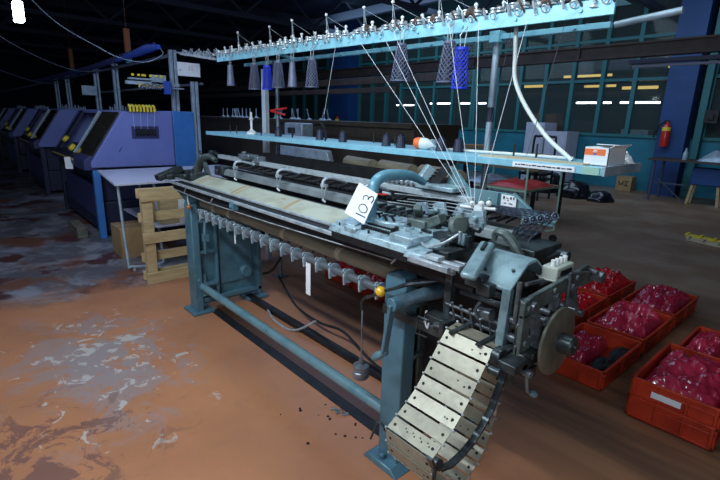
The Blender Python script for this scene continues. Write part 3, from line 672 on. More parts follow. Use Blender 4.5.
b.build('curved_guide_arm', 'dark_steel', KM)
b = MB().box(-.66, -.60, 1.16, 1.34, .875, .905).cyl((-.69, 1.19, .90), (-.66, 1.19, .90), .028).cyl((-.68, 1.22, .88), (-.60, 1.22, .88), .018).box(-.64, -.59, 1.24, 1.34, .905, .925)
b.cyl((-.68, 1.15, .87), (-.64, 1.15, .87), .014); b.beam((-.68, 1.26, .90), (-.68, 1.30, .76), .02, .015, (1, 0, 0)); b.box(-.61, -.59, 1.18, 1.26, .93, .94)
b.build('indexing_block', 'dark_steel', KM, bevel=.003)
b = MB().tube([(-.60, 1.235, .86), (-.595, 1.24, .80), (-.595, 1.26, .785)], .005, 8, 3).cyl((-.61, 1.235, .86), (-.585, 1.235, .86), .012); sk = b.build('small_crank', 'steel', KM)
MB().lathe([(.005, 0), (.010, .01), (.012, .03), (.006, .042), (0, .044)], (-.595, 1.26, .785), (.1, .8, -.45), 12).build('crank_grip', 'teal_light', sk)
b = MB().box(-1.02, -.93, 1.24, 1.30, .88, .91).tube([(-.98, 1.22, .90), (-1.03, 1.22, .90), (-1.04, 1.22, .83), (-1.0, 1.24, .82)], .005, 6).cyl((-.96, 1.22, .89), (-.93, 1.24, .89), .016); b.build('card_bracket', 'dark_steel', KM, bevel=.003)
# numbered tag hung on the handle
tg = thing('number_tag', 'white paper tag with handwritten 103 tied to the arched handle', 'tag', (-1.53, 1.30, 1.15))
corners = [Vector((-1.492, 1.32, 1.332)), Vector((-1.392, 1.335, 1.294)), Vector((-1.411, 1.28, 1.167)), Vector((-1.532, 1.272, 1.199))]
n = (corners[1] - corners[0]).cross(corners[3] - corners[0]).normalized()
if n.y > 0: n = -n
b = MB(); b.add(corners + [c + n * .001 for c in corners], [(0, 1, 2, 3), (7, 6, 5, 4), (0, 4, 5, 1), (1, 5, 6, 2), (2, 6, 7, 3), (3, 7, 4, 0)]); b.build('paper', 'paper', tg)
def tp_(u, v): # u along the long side bottom->top, v across
    a = corners[2] + (corners[1] - corners[2]) * u; c = corners[3] + (corners[0] - corners[3]) * u
    return a + (c - a) * v + n * .0022
b = MB()
b.tube([tp_(.20, .08), tp_(.185, .30), tp_(.17, .52)], .0022, 5)
b.tube([tp_(.40 + .12 * math.cos(t), .32 + .20 * math.sin(t)) for t in [k * PI / 7 for k in range(15)]], .0022, 5)
b.tube([tp_(u, v) for u, v in ((.62, .48), (.72, .52), (.79, .42), (.76, .30), (.70, .29), (.80, .26), (.86, .14), (.78, .06), (.66, .10))], .0022, 5, 3)
b.build('handwriting', 'ink', tg)

# ------------------------------------------------------------------ yarn creel over the machine
YS = thing('yarn_creel', 'long pale blue yarn shelf and overhead tension rack above the knitting machine', 'yarn rack', (-2.5, 2.3, 0))
b = MB().box(-4.56, -.76, 1.99, 2.38, 1.41, 1.432); b.box(-4.56, -.76, 1.975, 1.99, 1.400, 1.434)
sh = b.build('shelf', 'shelf_blue', YS, bevel=.002)
MB().box(-.76, -.748, 1.972, 2.375, 1.398, 1.438).build('end_board', 'galv', sh, bevel=.002)
b = MB().box(-1.16, -.87, 1.971, 1.975, 1.403, 1.426); b.mi = 1
rnd = random.Random(4); x = -1.145
while x < -.89:
    w = .006 + rnd.random() * .016
    b.box(x, x + w, 1.969, 1.971, 1.412 + rnd.random() * .002, 1.416 + rnd.random() * .003); x += w + .005
b.build('paper_label', ['paper', 'ink'], sh)
MB().box(-.84, -.77, 1.970, 1.975, 1.401, 1.432).build('green_label', 'green_pipe', sh)
for k in range(11):
    x = (-4.28, -4.05, -3.6, -3.42, -3.2, -2.95, -2.70, -2.46, -2.2, -1.235, -1.18)[k]; y = (2.10, 2.05, 2.05, 2.25, 2.1, 2.25, 2.05, 2.3, 2.25, 2.10, 2.22)[k]
    MB().cyl((x, y, 1.432), (x, y, 1.50), .005, n=8).build('spindle', 'black_iron', sh)
MB().cyl((-1.588, 2.40, 0), (-1.588, 2.40, 2.07), .019, n=16).box(-1.65, -1.53, 2.34, 2.46, 0, .02).build('post', 'galv', YS)
MB().box(-1.62, -1.556, 2.365, 2.435, 2.025, 2.085).build('post_bracket', 'beam_blue', YS, bevel=.003)
MB().cyl((-3.90, 2.40, 0), (-3.90, 2.40, 2.07), .018, n=14).box(-3.96, -3.84, 2.34, 2.46, 0, .02).box(-3.93, -3.87, 2.37, 2.43, 1.99, 2.09).build('post', 'steel', YS)
MB().cyl((-1.588, 2.40, 1.60), (-1.588, 2.40, 1.68), .021).build('post_clamp', 'cone_holder', YS)
b = MB().prism([(-.985, 2.035), (-.985, 2.062), (-4.5, 2.098), (-4.5, 2.070)], 'y', 2.385, 2.415)
for k in range(8): zz = 2.048 + (-.92 + 4.3 - k * .45) * .010; b.cyl((-4.3 + k * .45, 2.384, zz), (-4.3 + k * .45, 2.375, zz), .009, n=10)
b.build('lower_rail', 'beam_blue', YS, bevel=.002)
MB().cyl((-.97, 2.40, 2.047), (-.705, 2.40, 2.073), .015, n=16).build('rail_sleeve', 'galv', YS)
b = MB().prism([(-.86, 2.032), (-.86, 2.098), (-4.5, 2.148), (-4.5, 2.085)], 'y', 2.10, 2.112); b.prism([(-.86, 2.094), (-.86, 2.098), (-4.5, 2.148), (-4.5, 2.144)], 'y', 2.10, 2.26)
for k in range(12): zz = 2.060 + (-.9 + 4.35 - k * .305) * .0137; b.cyl((-4.35 + k * .305, 2.10, zz), (-4.35 + k * .305, 2.092, zz), .008, n=10)
b.beam((-1.9, 2.11, 2.09), (-1.9, 2.4, 2.06), .03, .02); b.beam((-3.6, 2.11, 2.12), (-3.6, 2.4, 2.08), .03, .02)
b.build('upper_beam', 'beam_blue', YS, bevel=.002)
for k in range(28):
    x = -4.46 + k * .131; rnd = random.Random(k * 3 + 1); y = 2.16 + rnd.random() * .06
    b = MB(); b.mi = 1
    b.box(x - .03, x + .03, y - .02, y + .05, 2.125, 2.133); b.cyl((x - .02, y - .05, 2.135), (x - .02, y - .05, 2.15), .02, n=12); b.cyl((x - .02, y - .05, 2.155), (x - .02, y - .05, 2.162), .022, n=12)
    if k % 2: b.tube([(x, y, 2.13), (x + .03, y - .04, 2.18 + rnd.random() * .03), (x + .07, y - .04, 2.15)], .003, 5)
    b.torus((x + .03, 2.085, 2.11), (0, 1, .3), .014, .004, 10, 5); b.beam((x - .03, 2.09, 2.15), (x - .01, 2.085, 2.09 + .02 * rnd.random()), .010, .008); b.cyl((x + .045, 2.12, 2.128), (x + .045, 2.12, 2.136), .022, n=14); b.cyl((x + .045, 2.12, 2.142), (x + .045, 2.12, 2.150), .022, n=14); b.beam((x - .045, y + .02, 2.14), (x + .045, y + .04, 2.16), .012, .012)
    b.mi = 0; b.cyl((x, y, 2.13), (x, y, 2.185), .007, n=8); b.ball((x, y, 2.192), .011, 8); b.cyl((x + .03, y - .04, 2.11), (x + .03, y - .04, 2.16), .009, n=8)
    if k % 2: b.lathe([(0, 0), (.018, 0), (.006, .012), (.006, .035), (.016, .045), (0, .045)], (x - .02, y - .07, 2.09), n=10)
    if k > 14:
        b.mi = 2 if k % 3 else 1; b.cyl((x - .025, y - .045, 2.14), (x + .025, y - .055, 2.155), .014 + .008 * rnd.random(), n=12); b.mi = 2; b.ball((x + .02, y, 2.155), .018, 10)
        b.tube([(x, y - .05, 2.17), (x + .04, y - .10, 2.15), (x + .06, y - .07, 2.10)], .005, 5, 3)
    if k in (2, 6, 9, 12, 15, 17, 20, 23):
        b.mi = 1; b.tube([(x, y, 2.15), (x - .01, y, 2.30)], .003, 5); b.tube([(x + .03, y, 2.15), (x - .01, y, 2.30)], .002, 5); b.tube([(x, y, 2.29), (x + .2, y + .02, 2.19)], .0015, 4)
        b.mi = 0; b.ball((x - .01, y, 2.305), .011, 8)
    b.build('yarn_tensioner', ['white', 'steel_light', 'brownspool'], YS).location.z += -.022 + (-.9 - x) * .0137
# second, older rack continuing to the left
b = MB().beam((-6.4, 2.40, 2.36), (-4.6, 2.2, 2.12), .02, .02).beam((-5.5, 2.14, 2.24), (-4.6, 2.14, 2.12), .02, .02)
rnd = random.Random(11)
for k in range(0):
    x = -6.2 + k * .075; b.cyl((x, 2.14, 2.12), (x, 2.14, 2.16), .014, n=8); b.tube([(x, 2.14, 2.15), (x + .05, 2.2, 2.18 + .02 * rnd.random()), (x + .08, 2.36, 2.15)], .004, 5); b.ball((x + .03, 2.13, 2.15 + .02 * rnd.random()), .014, 8)
for k in range(34):
    f = k / 33; c = Vector((-6.0, 2.36, 2.30)).lerp(Vector((-4.5, 2.16, 2.12)), f); c += Vector((0, rnd.uniform(-.04, .04), rnd.uniform(-.01, .03)))
    b.tube([c, c + Vector((.05, rnd.uniform(-.05, .05), rnd.uniform(0, .06))), c + Vector((.09, 0, 0))], .004, 5); b.ball(c, .012, 6)
b.build('rack_extension', 'steel_light', YS)

# perforated cones hanging from the rack
def hung_cone(px, py, ztop, h, r0, r1, m, label, solid=False):
    t = thing('perforated_cone', label, 'yarn cone', (px, py, ztop))
    nseg, nr = (20, 10) if solid else (11, 15)
    g = MB(); vs = []
    for j in range(nr + 1):
        f = j / nr; r = r0 + (r1 - r0) * f
        for k in range(nseg):
            a = 2 * PI * (k + .5 * (j % 2)) / nseg; vs.append((px + r * math.cos(a), py + r * math.sin(a), ztop - .035 - h * f))
    fs = []
    for j in range(0, nr - 1):
        for k in range(nseg):
            top = j * nseg + k
            l = (j + 1) * nseg + ((k - 1) % nseg if j % 2 == 0 else k); r_ = (j + 1) * nseg + (k if j % 2 == 0 else (k + 1) % nseg)
            bt = (j + 2) * nseg + k
            fs.append((top, l, bt, r_))
    if solid:
        fs = [(j * nseg + k, j * nseg + (k + 1) % nseg, (j + 1) * nseg + (k + 1) % nseg, (j + 1) * nseg + k) for j in range(nr) for k in range(nseg)]
        vs = [(px + (r0 + (r1 - r0) * (j // 1) / nr) * math.cos(2 * PI * k / nseg), py + (r0 + (r1 - r0) * j / nr) * math.sin(2 * PI * k / nseg), ztop - .035 - h * j / nr) for j in range(nr + 1) for k in range(nseg)]
    g.add(vs, fs); o = g.build('cone_mesh', m, t, smooth=False)
    if not solid:
        w = o.modifiers.new('wire', 'WIREFRAME'); w.thickness = .0042; w.use_replace = True
        MB().lathe([(r0 * .8, 0), (r1 * .82, -h * .98)], (px, py, ztop - .035), n=14).build('inner_sleeve', 'cone_holder', t)
    MB().cyl((px, py, ztop - .042), (px, py, ztop - .030), r0 + .002, n=16).build('top_rim', m, t); MB().cyl((px, py, ztop - .037 - h), (px, py, ztop - .030 - h), r1 + .002, r1 + .002, n=16, caps=False).build('bottom_rim', m, t)
    MB().tube([(px - .012, py, ztop - .035), (px - .018, py, ztop + .03), (px, py + .03, ztop + .07), (px + .018, py, ztop + .03), (px + .012, py, ztop - .035)], .003, 5).build('hook', 'steel_light', t)
hung_cone(-4.146, 2.06, 2.06, .17, .022, .036, 'mesh_grey', 'solid grey cone hanging at the far left end of the rack', True)
hung_cone(-3.707, 2.06, 2.046, .20, .025, .05, 'mesh_grey', 'grey perforated cone hanging just left of the small blue cone')
hung_cone(-3.497, 2.06, 2.02, .18, .028, .042, 'mesh_blue', 'blue perforated cone hanging above the white post, between grey cones')
hung_cone(-3.33, 2.06, 2.04, .19, .028, .05, 'mesh_grey', 'grey perforated cone hanging just right of the small blue cone')
hung_cone(-3.13, 2.06, 2.02, .17, .02, .036, 'mesh_grey', 'slim plain grey cone hanging beside the red and green cards', True)
hung_cone(-2.876, 2.06, 2.03, .19, .024, .048, 'mesh_grey', 'grey perforated cone hanging alone above the middle of the shelf')
hung_cone(-1.995, 2.06, 2.05, .20, .026, .056, 'mesh_grey', 'large grey lattice cone hanging left of the two close together')
hung_cone(-1.649, 2.06, 2.03, .20, .028, .056, 'mesh_grey', 'large grey lattice cone hanging directly left of the bright blue cone')
hung_cone(-1.535, 2.02, 1.985, .19, .03, .04, 'mesh_blue', 'bright blue perforated cone hanging beside the large grey lattice cone')
# navy stubs on the shelf
for i, (x, y, lab) in enumerate([(-3.44, 2.12, 'navy yarn stub standing alone right of the white peg'), (-2.90, 2.15, 'navy yarn stub at the middle of the shelf, before the pair of pins'), (-2.60, 2.13, 'navy yarn stub under the lone hanging lattice cone'),
                                (-2.15, 2.12, 'navy yarn stub second from the orange ended lamp, on its left'), (-1.985, 2.08, 'navy yarn stub touching the orange ended lamp'), (-1.69, 2.10, 'navy yarn stub crossed by the slanting yarns'), (-1.60, 2.14, 'navy yarn stub just left of the metal post')]):
    b = MB().lathe([(0, 0), (.030, 0), (.031, .004), (.022, .066), (.012, .070), (.012, .078), (0, .078)], (x, y, 1.432), n=12)
    tag(b.build('yarn_stub', 'cone_holder', loc=(x, y, 1.432), smooth=False), lab, 'yarn holder', 'navy stubs on the blue shelf')
b = MB().lathe([(0, 0), (.045, 0), (.042, .02), (.018, .035), (.010, .05), (.010, .12), (.02, .13), (.02, .138), (.009, .145), (.009, .19), (.0, .195)], (-3.86, 2.10, 1.432), n=14)
tag(b.build('white_peg', 'white', loc=(-3.86, 2.10, 1.432)), 'white plastic yarn peg standing near the left end of the blue shelf', 'yarn peg')
# lamp / spool with orange end, rod
t = thing('capped_tube', 'white bulb-like fitting with orange cap lying on the blue shelf', 'fitting', (-1.85, 2.12, 1.432))
MB().lathe([(0, 0), (.028, .002), (.034, .02), (.034, .04)], (-1.89, 2.10, 1.468), (.93, .3, -.06), 16).build('cap', 'orange', t)
MB().lathe([(.034, .04), (.034, .075), (.024, .10), (.014, .12), (.012, .16)], (-1.89, 2.10, 1.468), (.93, .3, -.06), 16).build('bulb', 'white', t)
MB().lathe([(.026, .0), (.028, .008), (.012, .02)], (-1.77, 2.13, 1.469), (.5, .3, .7), 12).build('clip', 'galv', t)
tag(MB().tube([(-1.68, 2.16, 1.441), (-1.3, 2.22, 1.441), (-1.0, 2.24, 1.441)], .008, 8).build('white_rod', 'hose', loc=(-1.62, 2.2, 1.433)), 'thin white rod lying along the blue shelf behind the plywood strip', 'rod')
b = MB().prism([(-1.36, 1.985), (-.92, 1.985), (-.85, 2.0), (-.84, 2.06), (-1.28, 2.12), (-1.38, 2.06)], 'z', 1.4325, 1.440)
tag(b.build('plywood_strip', 'board', loc=(-1.2, 2.05, 1.4325)), 'thin cream plywood strip lying on the shelf beside the white box', 'board')
# hose
tag(MB().tube([(-1.356, 2.2, 2.05), (-1.345, 2.2, 1.93), (-1.331, 2.2, 1.81), (-1.261, 2.2, 1.685), (-1.137, 2.2, 1.545), (-1.021, 2.2, 1.458), (-.99, 2.2, 1.436)], .0105, 10, 5).build('white_hose', 'hose', loc=(-1.3, 2.18, 1.42)), 'white plastic hose curving from the overhead beam down to the shelf', 'hose')
# white carton
t = thing('carton', 'small white carton with orange label and open flaps on the shelf end', 'box', (-.88, 2.2, 1.41))
b = MB(); x0, x1, y0, y1, z0, z1 = -.875, -.773, 2.05, 2.235, 1.433, 1.508
b.box(x0, x1, y0, y0 + .003, z0, z1); b.box(x0, x1, y1 - .003, y1, z0, z1); b.box(x0, x0 + .003, y0, y1, z0, z1); b.box(x1 - .003, x1, y0, y1, z0, z1); b.box(x0, x1, y0, y1, z0, z0 + .003)
b.build('body', 'paper', t)
b = MB(); b.beam(((x0 + x1) / 2, y1, z1 + .002), ((x0 + x1) / 2, y1 - .07, z1 + .010), x1 - x0, .002); b.build('flap', 'paper', t)
b = MB(); b.beam((x1, (y0 + y1) / 2, z1), (x1 + .018, (y0 + y1) / 2, z1 + .012), y1 - y0, .002); b.beam((x0, (y0 + y1) / 2, z1), (x0 + .06, (y0 + y1) / 2, z1 - .01), y1 - y0 - .02, .002); b.build('flap', 'paper', t)
b = MB().box(x0 + .003, x1 - .014, y0 - .001, y0, 1.476, 1.502); b.mi = 1; b.box(-.836, -.822, y0 - .0018, y0 - .001, 1.494, 1.498); b.box(-.838, -.820, y0 - .0018, y0 - .001, 1.489, 1.491); b.mi = 2; b.prism([(-.834, 1.477), (-.824, 1.477), (-.822, 1.486), (-.836, 1.486)], 'y', y0 - .002, y0 - .001)
b.build('orange_label', ['orange', 'paper', 'blue_mark'], t)
b = MB()
b.sheet(lambda u, v: Vector((-.84 + .08 * u + .01 * noise.noise(Vector((u * 5, v * 5, 3))), 2.245 + .10 * v, 1.433 + .055 * math.sin(PI * u) * math.sin(PI * v) ** .6 + .02 * noise.noise(Vector((u * 6, v * 6, 1))) * math.sin(PI * u) * math.sin(PI * v))), 14, 12)
tag(b.build('crumpled_bag', 'paper', loc=(-.8, 2.29, 1.433)), 'crumpled white plastic bag tucked behind the white carton', 'bag')
# yarns
def yarn(pts, m, label, r=.0013):
    tag(MB().tube(pts, r, 5).build('yarn', m, loc=pts[0]), label, 'yarn', 'yarns running down to the machine')
E_ = [(-1.18, 1.69, 1.245), (-1.165, 1.69, 1.245), (-1.155, 1.69, 1.247), (-1.145, 1.70, 1.247)]
yarn([(-2.35, 2.05, 2.06), E_[0]], 'thread', 'pale yarn slanting from the rack, leftmost of the long slanting yarns')
yarn([(-2.13, 2.05, 2.06), E_[0]], 'thread', 'pale yarn slanting past the left lattice cone, second of the slanting yarns')
yarn([(-2.00, 2.0, 2.06), E_[1]], 'thread', 'pale yarn slanting down just right of the left lattice cone')
yarn([(-1.60, 1.98, 2.07), E_[1]], 'thread', 'pale near-vertical yarn passing in front of the bright blue cone')
yarn([(-1.45, 2.02, 2.06), E_[2]], 'thread', 'pale near-vertical yarn falling between the blue cone and the metal post')
yarn([(-1.235, 2.09, 2.05), E_[3]], 'thread', 'pale yarn slanting left down to the feeders from right of the post')
yarn([(-1.08, 2.15, 2.05), (-1.22, 2.2, 1.44)], 'thread_dark', 'thin dark yarn falling beside the white hose to the shelf')
yarn([(-1.38, 2.2, 2.05), (-1.50, 2.25, 1.44)], 'thread_dark', 'thin dark yarn behind the metal post, between it and the hose')
yarn([(-2.66, 2.10, 2.06), (-2.78, 2.10, 1.62)], 'thread', 'short pale yarn hanging right of the lone lattice cone')

# ------------------------------------------------------------------ red crates and bags
def make_crate(label, x, y, z=0, w=.42, l=.66, h=.14):
    t = thing('red_crate', label, 'crate', (x, y, z), 'orange-red plastic crates')
    b = MB(); W2, L2 = w / 2, l / 2; th = .006; ti = .012
    b.box(x - W2 + ti, x + W2 - ti, y - L2 + ti, y + L2 - ti, z + .002, z + .010)
    for s in (-1, 1):
        b.box(x - W2 + ti, x + W2 - ti, *sorted((y + s * (L2 - ti), y + s * (L2 - ti - th))), z + .002, z + h)
        b.box(*sorted((x + s * (W2 - ti), x + s * (W2 - ti - th))), y - L2 + ti, y + L2 - ti, z + .002, z + h)
    b.build('shell', 'red_plastic', t, bevel=.003)
    b = MB()
    for zz, hh, ex in ((h - .012, .012, 0), (h - .045, .008, .004), (.012, .012, .004)):
        for s in (-1, 1):
            b.box(x - W2 + ex, x + W2 - ex, *sorted((y + s * (L2 - ex), y + s * (L2 - ti - .002))), z + zz, z + zz + hh)
            b.box(*sorted((x + s * (W2 - ex), x + s * (W2 - ti - .002))), y - L2 + ex, y + L2 - ex, z + zz, z + zz + hh)
    for s in (-1, 1):
        for k in range(3):
            yy = y - L2 + .02 + k * (l - .04) / 2; b.box(*sorted((x + s * (W2 - .002), x + s * (W2 - ti - .001))), yy - .008, yy + .008, z + .02, z + h - .01)
        for k in range(4):
            xx = x - W2 + .02 + k * (w - .04) / 3; b.box(xx - .007, xx + .007, *sorted((y + s * (L2 - .002), y + s * (L2 - ti - .001))), z + .02, z + h - .01)
    b.build('rim', 'red_plastic', t, bevel=.002)
    return t
def bag(label, x, y, z, w, l, h, seed, m='bag', cut=None):
    W2, L2 = w / 2, l / 2
    def f(u, v):
        px, py = (u - .5) * 2, (v - .5) * 2
        e = max(0, 1 - abs(px) ** 3.2) * max(0, 1 - abs(py) ** 3.2)
        q = Vector((px * 1.3 + py * .5, py * 1.7 - px * .4, seed * 7.3))
        rd = 1 - abs(noise.noise(q * 1.0)) * 2; rd2 = 1 - abs(noise.noise(q * 2.6 + Vector((4, 2, 1)))) * 2; rd3 = noise.noise(q * 6)
        hh = h * (e ** .38) * (.52 + .24 * rd + .14 * rd2 + .05 * (1 - abs(rd3) * 2))
        jx = .03 * noise.noise(q * 1.7 + Vector((9, 0, 0))); jy = .03 * noise.noise(q * 1.7 + Vector((0, 9, 0)))
        return Vector((x + W2 * px + jx * (1 - e) * 0, y + W2 * 0 + L2 * py + jy * 0, z + hh))
    o = MB().sheet(f, 48, 60).build('plastic_bag', m, loc=(x, y, z))
    return tag(o, label, 'bag')
XA, XB, XC = -1.09, -.50, -1.60
make_crate('open red crate nearest the hand wheel, half full of dark knitted pieces', XA, 3.14)
make_crate('red crate behind the one with dark knits, second in its row', XA, 3.84)
make_crate('red crate holding a dark crimson bag, furthest of the middle row', XA, 4.54)
make_crate('lower red crate of the front stack of two at the right edge', XB, 3.02)
make_crate('upper red crate of the front stack, with white label, at the right edge', XB, 3.03, .105)
make_crate('red crate with white labels behind the front stack at the right edge', XB, 3.80)
make_crate('red crate behind the machine end, first of the left row', XC, 3.84)
make_crate('red crate behind the machine end, last of the left row', XC, 4.54)
make_crate('red crate seen under the needle bed beside the right leg', -2.95, 3.06)
make_crate('red crate seen under the needle bed behind the hooked roller bar', -3.41, 3.08)
bag('loose pink red bag spilling over the dark knits in the open crate', XA - .09, 3.20, .03, .20, .46, .14, 1)
bag('puffy red bag heaped in the second crate of the middle row', XA, 3.82, .03, .375, .61, .24, 2)
bag('dark crimson bag filling the furthest crate of the middle row', XA, 4.54, .03, .375, .61, .22, 3)
bag('big crimson bag filling the top crate of the front stack', XB, 3.03, .13, .375, .61, .19, 4)
bag('pink red bag in the crate with white labels at the right edge', XB - .07, 3.78, .03, .23, .50, .19, 5)
bag('bright red bag in the first crate behind the machine end', XC, 3.84, .03, .375, .61, .20, 6, 'bag2')
bag('bright red bag bulging over the last crate of the left row', XC, 4.54, .03, .375, .61, .26, 7, 'bag2')
bag('red bag in the crate seen under the bed by the right leg', -2.95, 3.06, .03, .375, .61, .22, 8, 'bag2')
bag('red bag in the crate seen under the bed behind the roller bar', -3.41, 3.08, .03, .375, .61, .22, 9, 'bag2')
def knit(x, y, z, s, seed, label):
    def f(u, v):
        a = 2 * PI * u; ph = PI * v; r = s * (1 + .35 * noise.noise(Vector((math.cos(a) * 1.5, math.sin(a) * 1.5, v * 3 + seed))))
        return Vector((x + r * math.cos(a) * math.sin(ph) * .8, y + 1.4 * r * math.sin(a) * math.sin(ph), z + s * .45 * (1 - math.cos(ph)) * (1 + .3 * noise.noise(Vector((u * 8, v * 8, seed))))))
    tag(MB().sheet(f, 26, 12).build('knitted_piece', 'knit_dark', loc=(x, y, z)), label, 'garment')
knit(XA + .10, 3.12, .012, .075, 1, 'dark knitted piece in the open crate, middle one')
knit(XA + .12, 3.34, .012, .075, 2, 'dark knitted piece in the open crate, at its rear end')
knit(XA + .08, 2.93, .012, .06, 3, 'rolled dark knitted piece in the open crate, at its front end')
knit(XB + .13, 3.72, .012, .07, 4, 'black knitted piece in the crate with white labels, front one')
knit(XB + .13, 3.92, .012, .07, 5, 'black knitted piece in the crate with white labels, rear one')
def slip(x, y, z, w, h, rx, rz, label):
    o = MB().box(-w / 2, w / 2, -.001, .001, -h / 2, h / 2).build('paper_label', 'paper'); o.location = (x, y, z); o.rotation_euler = (rx, 0, rz); tag(o, label, 'label')
slip(XB - .03, 2.697, .185, .14, .035, 0, 0, 'white paper label on the front of the top right crate')
slip(XB - .12, 3.56, .155, .12, .04, 1.1, -.2, 'white paper slip inside the front edge of the rear right crate')
slip(XB + .05, 4.09, .165, .16, .05, 1.0, -.1, 'white paper slip at the back edge of the rear right crate')
slip(XA - .05, 2.86, .10, .06, .03, .9, -.5, 'small white tag in the front corner of the open crate')

# ------------------------------------------------------------------ purple knitting machines on the left
def purple_machine(x1, label, detailed):
    x0 = x1 - 2.5
    t = thing('purple_machine', label, 'knitting machine', ((x0 + x1) / 2, 1.8, 0), 'row of purple knitting machines')
    prof = [(1.33, .91), (1.33, .98), (1.74, 1.60), (2.36, 1.62), (2.36, .90)]
    ep = MB().prism(prof, 'x', x1 - .06, x1).build('end_panel', 'purple', t, bevel=.01)
    MB().prism(prof, 'x', x0, x0 + .16).build('end_panel', 'purple', t, bevel=.01)
    MB().box(x0, x1 - .01, 2.37, 2.66, .05, 1.62).build('side_cabinet', 'blue_paint', t, bevel=.008)
    MB().box(x0 + .16, x1 - .06, 1.95, 2.36, .9, 1.60).box(x0 + .16, x1 - .06, 1.72, 1.95, 1.56, 1.60).build('back_housing', 'purple', t, bevel=.008)
    # sloping smoked cover (right part), open bay, slanted bar and left band
    b = MB(); b.beam((x1 - .53, 1.36, 1.03), (x1 - .53, 1.73, 1.585), .02, .92, (1, 0, 0)); b.build('smoked_cover', 'glassdark', t)
    b = MB(); b.beam((x0 + .36, 1.36, 1.03), (x0 + .36, 1.73, 1.585), .03, .22, (1, 0, 0)); b.build('slanted_bar', 'navy', t)
    MB().beam((x1 - 1.01, 1.345, 1.03), (x1 - 1.01, 1.72, 1.60), .03, .03).build('cover_edge', 'galv', t)
    MB().box(x0 + .5, x1 - 1.02, 1.90, 1.94, .92, 1.58).build('bay_lining', 'purple', t)
    b = MB().box(x0 + .6, x1 - 1.1, 1.5, 1.88, .95, 1.12).box(x1 - 1.45, x1 - 1.12, 1.7, 1.89, 1.15, 1.40); b.build('knitting_head', 'navy', t, bevel=.01)
    b = MB().prism([(1.27, .90), (1.27, .99), (1.40, 1.05), (1.46, .99), (1.46, .90)], 'x', x0 + .16, x1 - .5); b.build('front_rail', 'navy', t, bevel=.006)
    b = MB().prism([(1.25, .88), (1.25, 1.0), (1.34, 1.06), (1.40, 1.0), (1.40, .88)], 'x', x1 - .62, x1 - .02); b.build('control_box', 'purple_dark', t, bevel=.008)
    MB().box(x0 + .3, x1 - .7, 1.262, 1.27, .955, .97).build('yellow_strip', 'yellow', t)
    for dx, dy, dz in ((-1.12, 1.36, 1.08), (-1.85, 1.42, 1.16)):
        MB().lathe([(0, 0), (.05, 0), (.055, .02), (.045, .05), (0, .055)], (x1 + dx, dy, dz), (0, -.6, .6), 14).build('yellow_knob', 'yellow', t)
    b = MB().box(x0 + .05, x1 - .2, 1.45, 2.3, .45, .9); b.box(x0 + .05, x1 - .12, 1.40, 2.3, .06, .45); b.build('base', 'navy', t, bevel=.01)
    MB().box(x1 - .08, x1, 1.34, 1.42, 0, .88).build('leg', 'blue_paint' if detailed else 'navy', t, bevel=.006); MB().box(x0, x0 + .1, 1.38, 1.46, 0, .88).build('leg', 'navy', t, bevel=.006); MB().box(x1 - .1, x1, 2.2, 2.34, 0, .88).build('leg', 'navy', t, bevel=.006)
    MB().beam((x0 + .5, 1.38, .50), (x1 - .2, 1.38, .45), .02, .42).build('fabric_tray', 'purple_dark', t)
    b = MB()
    rnd = random.Random(int(-x1 * 10))
    b2 = MB()
    for k in range(16):
        x = x0 + .1 + k * .15; MB().cyl((x, 2.2, 1.60), (x, 2.2, 1.64 + rnd.random() * .08), .010, n=6).build('yarn_peg', 'galv', t)
    if detailed:
        b = MB().box(x1 + .0, x1 + .006, 1.83, 2.17, 1.26, 1.42).build('socket_plate', 'purple_dark', ep, bevel=.02)
        b = MB()
        for k in range(6):
            y = 1.87 + k * .045; b.box(x1 + .006, x1 + .03, y, y + .03, 1.30, 1.39); b.cyl((x1 + .03, y + .015, 1.33), (x1 + .045, y + .015, 1.32), .012, n=8)
        b.build('sockets', 'black_iron', ep, bevel=.003)
        MB().box(x1 - .04, x1 + .02, 1.80, 2.14, 1.60, 1.66).build('guide_block', 'black_iron', t)
        for k in range(8):
            y = 1.82 + k * .042; MB().box(x1 + .02, x1 + .04, y, y + .02, 1.60, 1.68).cyl((x1 - .01, y + .01, 1.66), (x1 - .01, y + .01, 1.69), .012, n=8).build('yarn_guide', 'yellow', t)
        b = MB()
        for k in range(4): b.tube([(x1 + .03, 1.86 + k * .09, 1.60), (x1 + .035, 1.86 + k * .08, 1.39)], .002, 4)
        b.build('yarn_ends', 'thread', t)
        MB().tube([(x1 + .002, 1.66, 1.10), (x1 + .002, 1.70, 1.16)], .004, 4).build('scratch_mark', 'ink', ep)
        MB().beam((x1 - .9, 1.24, .98), (x1 - .87, 1.24, .82), .09, .002, (1, 0, 0)).build('paper_note', 'paper', t)
    return t
purple_machine(-6.5, 'purple computerised knitting machine with smoked cover, nearest the white table', True)
purple_machine(-10.55, 'purple knitting machine directly behind the nearest one, second in the row', False)
purple_machine(-14.7, 'purple knitting machine third in the row, in deep shadow', False)
purple_machine(-18.9, 'purple knitting machine furthest back in the dark row', False)
